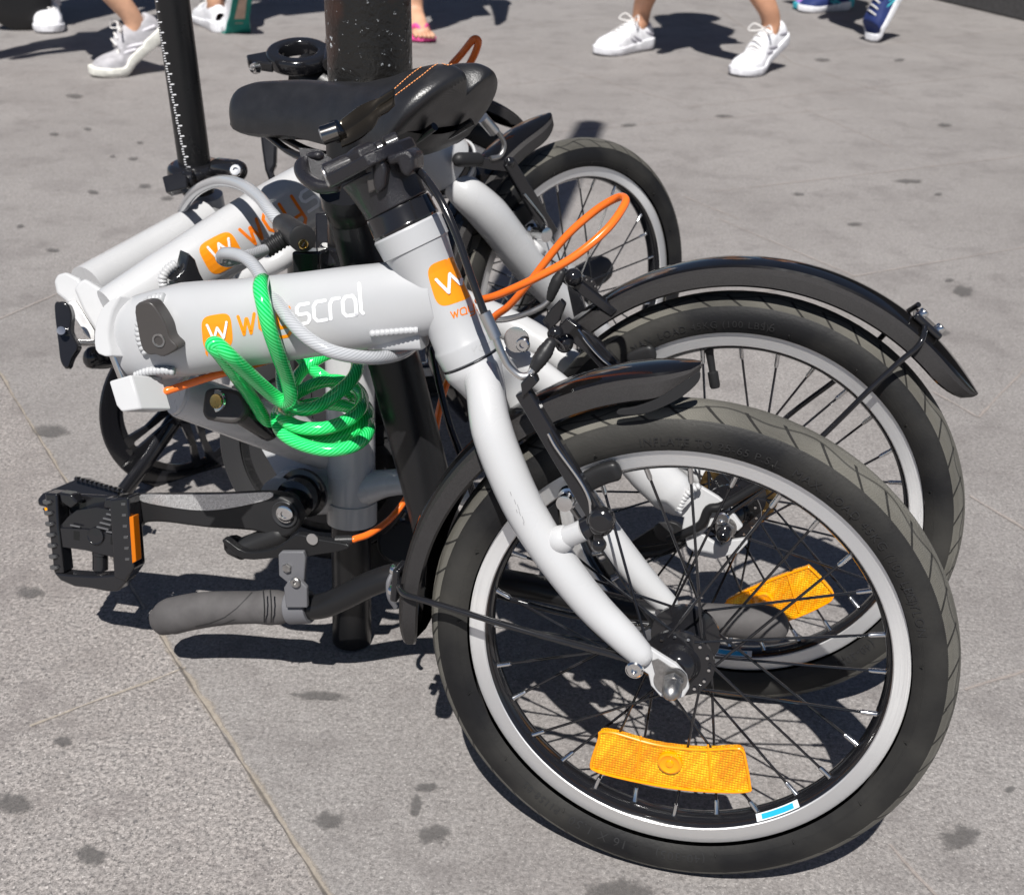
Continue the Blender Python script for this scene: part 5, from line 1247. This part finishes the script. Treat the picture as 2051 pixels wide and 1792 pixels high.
# ================================================================ passers-by
LACE = mat('lace_white', (.72, .70, .68), .8)
def M_(name, c, r=.7): return mat(name, c, r, noise=.14, nscale=45, bump=.5, bscale=420)
def shoe(root, ball, yaw, pitch, sole, upper, L=.275, kind='sneaker', accent=None, toe=0.0, under=None, bend=.70):
    # ball: ground point under the ball of the foot; yaw: heading; pitch: heel lift
    f = V((math.cos(yaw), math.sin(yaw), 0)); s_ = V((-math.sin(yaw), math.cos(yaw), 0)); u = V((0, 0, 1))
    bx = L*bend
    def tf(x, y, z):
        if x < bx:
            k = min(1, (bx-x)/(.05)); a = pitch*(k*k*(3-2*k)*.5+.5*k)
            dx, dz = x-bx, z; x2 = bx+dx*math.cos(a)+dz*math.sin(a); z2 = -dx*math.sin(a)+dz*math.cos(a); x, z = x2, z2
        return ball+f*(x-bx)+s_*y+u*(z+toe)
    W_ = [(0, .020), (.03, .029), (.1, .034), (.25, .034), (.42, .035), (.6, .044), (.74, .050), (.86, .048), (.94, .038), (1, .016)]
    H_ = [(0, .066), (.03, .086), (.08, .098), (.2, .094), (.32, .098), (.42, .096), (.55, .084), (.7, .070), (.85, .058), (.95, .044), (1, .020)]
    def il(T, t):
        for a, b in zip(T, T[1:]):
            if t <= b[0]: return a[1]+(b[1]-a[1])*(t-a[0])/(b[0]-a[0])
        return T[-1][1]
    ns = 26; sh = .034 if kind == 'sneaker' else .018
    mb = MB()
    for i in range(ns+1):
        t = i/ns; w_ = il(W_, t)+.003; h = sh*(1.15 if t < .3 else 1)*(1-.25*t)+.0
        for y, z in [(-w_*.85, 0), (-w_, h*.4), (-w_, h), (w_, h), (w_, h*.4), (w_*.85, 0)]: mb.v.append(tf(t*L*1.0, y, z+.006*max(0, (t-.8)/.2)))
    for i in range(ns):
        for j in range(6): a = i*6+j; c_ = i*6+(j+1) % 6; mb.face((a, a+6, c_+6, c_))
    mb.face(range(6)); mb.face([ns*6+j for j in range(6)][::-1])
    o = link('sole', mb, [sole], root, bev=.004)
    if under:
        mb = MB(); b0 = 0
        for i in range(ns+1):
            t = i/ns; w_ = il(W_, t)+.0005
            for y, z in [(-w_, -.004), (-w_, .006), (w_, .006), (w_, -.004)]: mb.v.append(tf(t*L*.99, y, z+.006*max(0, (t-.8)/.2)))
        for i in range(ns):
            for j in range(4): a = i*4+j; c_ = i*4+(j+1) % 4; mb.face((a, a+4, c_+4, c_))
        link('outsole', mb, [under], root, bev=.002)
        mb = MB()
        for t0, t1 in ((.08, .42), (.5, .86)):
            mb.prism([tf(t0*L, -.014, -.0045), tf(t0*L, .014, -.0045), tf(t1*L, .018, -.0045), tf(t1*L, -.018, -.0045)], u*-.002)
        link('outsole_pad', mb, [M_('sole_pad', (.50, .36, .28))], root)
    if kind == 'sneaker':
        mb = MB(); na = 16
        for i in range(ns+1):
            t = i/ns; w_ = il(W_, t)-.001; H = il(H_, t); h0_ = sh*.8
            open_ = max(0, 1-abs(t-.17)/.10)
            for j in range(na+1):
                a = math.pi*j/na; y = -w_*math.cos(a); z = h0_+(H-h0_)*math.sin(a)**.62
                if open_ > 0 and math.sin(a) > .75: z -= .02*min(1, open_*2); 
                mb.v.append(tf(.004+t*(L-.010), y, z))
        for i in range(ns):
            for j in range(na): a = i*(na+1)+j; mb.face((a, a+na+1, a+na+2, a+1))
        up_ = link('upper', mb, upper, root, ang=60, sub=1)
        mb = MB()
        for k in range(5):
            t = .36+k*.075; w_ = il(W_, t)*.62; H = il(H_, t)
            mb.tube(catmull([tf(t*L, -w_, H-.010), tf(t*L+.006, 0, H+.003), tf(t*L+.012, w_, H-.010)], 3), .0028, seg=8)
        t = .34; H = il(H_, t)
        for sg in (-1, 1): mb.tube(catmull([tf(t*L, 0, H+.004), tf(t*L+.01, sg*.03, H+.022), tf(t*L+.025, sg*.045, H+.006), tf(t*L+.012, sg*.02, H), tf(t*L, 0, H+.004)], 5), .0024, seg=8)
        link('laces', mb, LACE, root)
        if accent:
            mb = MB()
            for sg in (-1, 1):
                for (t0, t1, z0, z1) in [(.30, .52, .034, .062), (.40, .60, .034, .056), (.08, .24, .050, .062)]:
                    mb.tube(catmull([tf(t0*L, sg*(il(W_, t0)+.0005), z0), tf((t0+t1)/2*L, sg*(il(W_, (t0+t1)/2)-.002), (z0+z1)/2), tf(t1*L, sg*(il(W_, t1)*.82), z1)], 3), .0045, .002, seg=8)
            link('shoe_stripes', mb, accent, root)
    ank = tf(.20*L, 0, .078); up_dir = (tf(.20*L, 0, .10)-tf(.20*L, 0, .0)).normalized()
    return ank, up_dir, tf, f
def skin_mesh(name, joints, edges, mt, root, lev=2):
    me = bpy.data.meshes.new(name); o = root.location
    me.from_pydata([tuple(j[0]-o) for j in joints], edges, [])
    ob = bpy.data.objects.new(name, me); sc.collection.objects.link(ob); ob.parent = root
    me.materials.append(mt)
    md = ob.modifiers.new('skin', 'SKIN'); md.use_smooth_shade = True
    if not me.skin_vertices: 
        pass
    for i, j in enumerate(joints): me.skin_vertices[0].data[i].radius = (j[1], j[2] if len(j) > 2 else j[1])
    me.skin_vertices[0].data[0].use_root = True
    s_ = ob.modifiers.new('sub', 'SUBSURF'); s_.levels = lev; s_.render_levels = lev
    return ob
def person(label, feet, heading, skin, trousers, shirt, long=False, sockc=None, tall=1.0):
    # feet: list of dicts (ball, yaw, pitch, style...)
    mid = sum((V(q['ball']) for q in feet), V((0, 0, 0)))/2; mid.z = 0
    root = thing('person', label, 'person', mid, 'passers-by')
    f = V((math.cos(heading), math.sin(heading), 0)); s_ = V((-math.sin(heading), math.cos(heading), 0)); Z_ = V((0, 0, 1))
    hip = mid-f*.02+Z_*.93*tall; J = [(hip, .13, .10)]; E = []
    pants = [(hip+Z_*.02, .155, .125)]; pe = []
    for k, q in enumerate(feet):
        sg = q.get('side', 1 if k == 0 else -1)
        ank, ud, tf, ff = shoe(root, V(q['ball']), q['yaw'], q['pitch'], q['sole'], q['upper'], kind=q.get('kind', 'sneaker'), accent=q.get('accent'), L=q.get('L', .275), toe=q.get('toe', 0), under=q.get('under'), bend=q.get('bend', .70))
        hj = hip+s_*sg*.085-Z_*.07; d = ank-hj; kn = hj.lerp(ank, .5)+ff*.055*(1+q['pitch'])+Z_*.0
        b = len(J); J += [(hj, .085), (kn+Z_*.06, .058), (kn, .054), (kn.lerp(ank, .3), .056), (kn.lerp(ank, .62), .044), (ank+ud*.055, .033), (ank+ud*.0, .034)]
        E += [(0, b)]+[(b+i, b+i+1) for i in range(6)]
        # foot inside the shoe
        hl, bl, te = tf(.055, 0, .045), tf(.17, 0, .034), tf(.225, 0, .030)
        fr_ = .6 if q.get('kind') != 'flipflop' else 1.0
        c_ = len(J); J += [(bl, .022*fr_, .034*fr_), (te, .014*fr_, .028*fr_)]; E += [(b+6, c_), (c_, c_+1)]
        if sockc:
            mb = MB(); mb.tube([ank-ud*.01, ank+ud*.04, ank+ud*.085], [.040, .040, .041], seg=20); link('sock', mb, sockc, root)
        b = len(pants); L_ = [(hj, .102), (kn+Z_*.09, .080)]
        if long: L_ += [(kn, .072), (kn.lerp(ank, .5), .066), (ank+ud*.045, .055)]
        pants += L_; pe += [(0, b)]+[(b+i, b+i+1) for i in range(len(L_)-1)]
        if q.get('kind') == 'flipflop':
            mb = MB()
            for sg2 in (-1, 1): mb.tube(catmull([tf(.215, 0, .022), tf(.19, sg2*.02, .052), tf(.13, sg2*.042, .022)], 4), .009, .003, seg=8)
            link('sandal_strap', mb, q['sole'], root)
            mb = MB()
            for i in range(5): y = .030-.014*i; x0 = .225+.018*(1-abs(i-1.2)/3.2); mb.tube([tf(x0-.05, y*.9, .026), tf(x0-.02, y, .027), tf(x0+.006, y, .024)], [.010, .0085, .0075 if i else .010], seg=10, rnd=True)
            link('toes', mb, skin, root)
    ch = hip+Z_*.38*tall+f*.02; nk = ch+Z_*.17; hd = nk+Z_*.13+f*.02; b = len(J)
    J += [(hip+Z_*.18, .125, .09), (ch, .155, .10), (nk-Z_*.02, .055), (nk+Z_*.05, .052), (hd, .078, .09), (hd+Z_*.09, .07, .08)]
    E += [(0, b), (b, b+1), (b+1, b+2), (b+2, b+3), (b+3, b+4), (b+4, b+5)]
    sh_ = [(hip+Z_*.05, .145, .11), (hip+Z_*.2, .14, .105), (ch, .172, .115)]; se = [(0, 1), (1, 2)]
    for k, sg in enumerate((1, -1)):
        sj = ch+Z_*.07+s_*sg*.18; sw = (1 if k == 0 else -1)*.16
        el = sj-Z_*.27+f*sw*.4+s_*sg*.03; wr = el-Z_*.20+f*(sw*.6+.08); ha = wr-Z_*.09+f*.02
        c_ = len(J); J += [(sj, .052), (el, .040), (wr, .026), (ha, .030, .016), (ha-Z_*.06+f*.015, .012, .008)]; E += [(b+1, c_)]+[(c_+i, c_+i+1) for i in range(4)]
        c2_ = len(sh_); sh_ += [(sj, .066), (sj.lerp(el, .55), .058)]; se += [(2, c2_), (c2_, c2_+1)]
    skin_mesh('body', J, E, skin, root); skin_mesh('trousers', pants, pe, trousers, root); skin_mesh('shirt', sh_, se, shirt, root)
    mb = MB(); mb.ball(hd+Z_*.035-f*.012, .112, 20); link('hair', mb, M_('hair', (.03, .018, .01)), root)
    return root
def gp(x, y): return G(x, y)
c_ns = M_('shoe_grey_knit', (.42, .41, .43)); c_w = M_('shoe_white', (.80, .80, .83), .5); c_sole = M_('sole_cream', (.80, .79, .72), .5); c_teal = M_('sole_teal', (.01, .20, .16)); c_navy = M_('shoe_navy', (.015, .03, .13)); c_pink = M_('sandal_pink', (.85, .10, .33)); c_pur = M_('shoe_purple', (.36, .19, .55)); c_cy = M_('shoe_turquoise', (.05, .42, .50)); c_dgrey = M_('shoe_dark_grey', (.30, .29, .33)); c_silver = M_('shoe_pale_stripe', (.72, .70, .74)); c_tan = M_('sole_tan', (.55, .38, .25))  # c_dgrey: plain dark grey for the stripes of the white trainers
denim = M_('denim', (.05, .09, .17)); dark = M_('dark_cloth', (.02, .02, .025)); khaki = M_('khaki_cloth', (.35, .28, .18)); red = M_('red_cloth', (.4, .05, .05)); blue = M_('blue_cloth', (.1, .2, .4)); wh_ = M_('white_cloth', (.7, .7, .7)); sockw = M_('sock_white', (.62, .58, .58))
def F(px_, py_, yaw, pitch, sole, upper, **k): return dict(ball=G(px_, py_), yaw=R(yaw), pitch=R(pitch), sole=sole, upper=upper, **k)
def off(base, dx, dy): return V((base.x+dx, base.y+dy, 0))
# grey knit sneaker, heel up
a = F(238, 150, 212, 34, c_sole, c_ns, accent=c_silver); o_ = F(238, 150, 205, 0, c_sole, c_ns); o_['ball'] = off(a['ball'], -.62, -.02)
person('person in grey knit sneakers with cream soles, bare leg, heel lifted beside the ruler-marked seatpost', [a, o_], R(205), SKIN, dark, blue)
# two white trainers
person('person in white trainers with bare ankles, walking between the pole and the right edge', [F(1228, 108, 222, 2, c_w, c_w, accent=c_dgrey, L=.26), F(1502, 148, 228, 24, c_w, c_w, accent=c_dgrey, L=.29)], R(210), SKIN2, dark, wh_)
# white socks and shoes, far left
a = F(100, 62, 286, 0, c_w, c_w, L=.24); o_ = F(100, 66, 270, 10, c_w, dark); o_['ball'] = off(a['ball'], -.22, .3)
person('person in white shoes and white socks in the top left corner', [a, o_], R(265), SKIN2, khaki, red, sockc=sockw)
# jeans and teal soled shoes
a = F(474, 66, 118, 50, c_w, c_w, under=c_teal); o_ = F(436, 70, 118, 0, c_w, c_w); o_['ball'] = off(a['ball'], -.14, .16)
person('person in blue jeans and white shoes with a raised teal sole, walking away', [a, o_], R(118), SKIN, denim, wh_, long=True)
# pink flip-flop
a = F(842, 80, 285, 0, c_pink, c_pink, kind='flipflop', L=.24); o_ = F(842, 80, 285, 20, c_pink, c_pink, kind='flipflop', L=.24); o_['ball'] = off(a['ball'], -.15, .25)
person('person with a bare foot in a pink flip-flop beside the pole', [a, o_], R(280), SKIN, khaki, wh_)
# navy shoe heel up, turquoise detail
a = F(1740, 84, 205, 56, c_w, c_navy, accent=c_cy, bend=.98); o_ = F(1752, 78, 212, 0, c_w, c_navy, accent=c_cy); o_['ball'] = off(a['ball'], -.05, .75)
person('person in navy and turquoise running shoes, heel high, near the top right corner', [a, o_], R(212), SKIN2, dark, blue)
a = F(1625, 20, 195, 4, c_cy, c_pur, accent=c_pur); o_ = F(1625, 20, 195, 4, c_cy, c_pur); o_['ball'] = off(a['ball'], .15, .75)
person('person in purple trainers with turquoise soles at the top edge behind the white trainers', [a, o_], R(195), SKIN, dark, red)
# dark wheeled bag at the far left
mb = MB(); c = G(45, 60); mb.lathe(c+V((0, 0, .11)), V((.3, -1, 0)), [(-.03, .05), (-.028, .10), (-.02, .11), (.02, .11), (.028, .10), (.03, .05)], 40)
bg_ = thing('wheeled_bag', 'dark wheeled bag rolling behind the white shoes in the top left corner', 'bag', c)
link('wheel', mb, DARKW, bg_)
mb = MB(); mb.box(c+V((-.05, .12, .42)), V((1, 0, 0)), V((0, 1, 0)), V((0, 0, 1)), .16, .11, .26); link('bag_body', mb, dark, bg_, bev=.03)
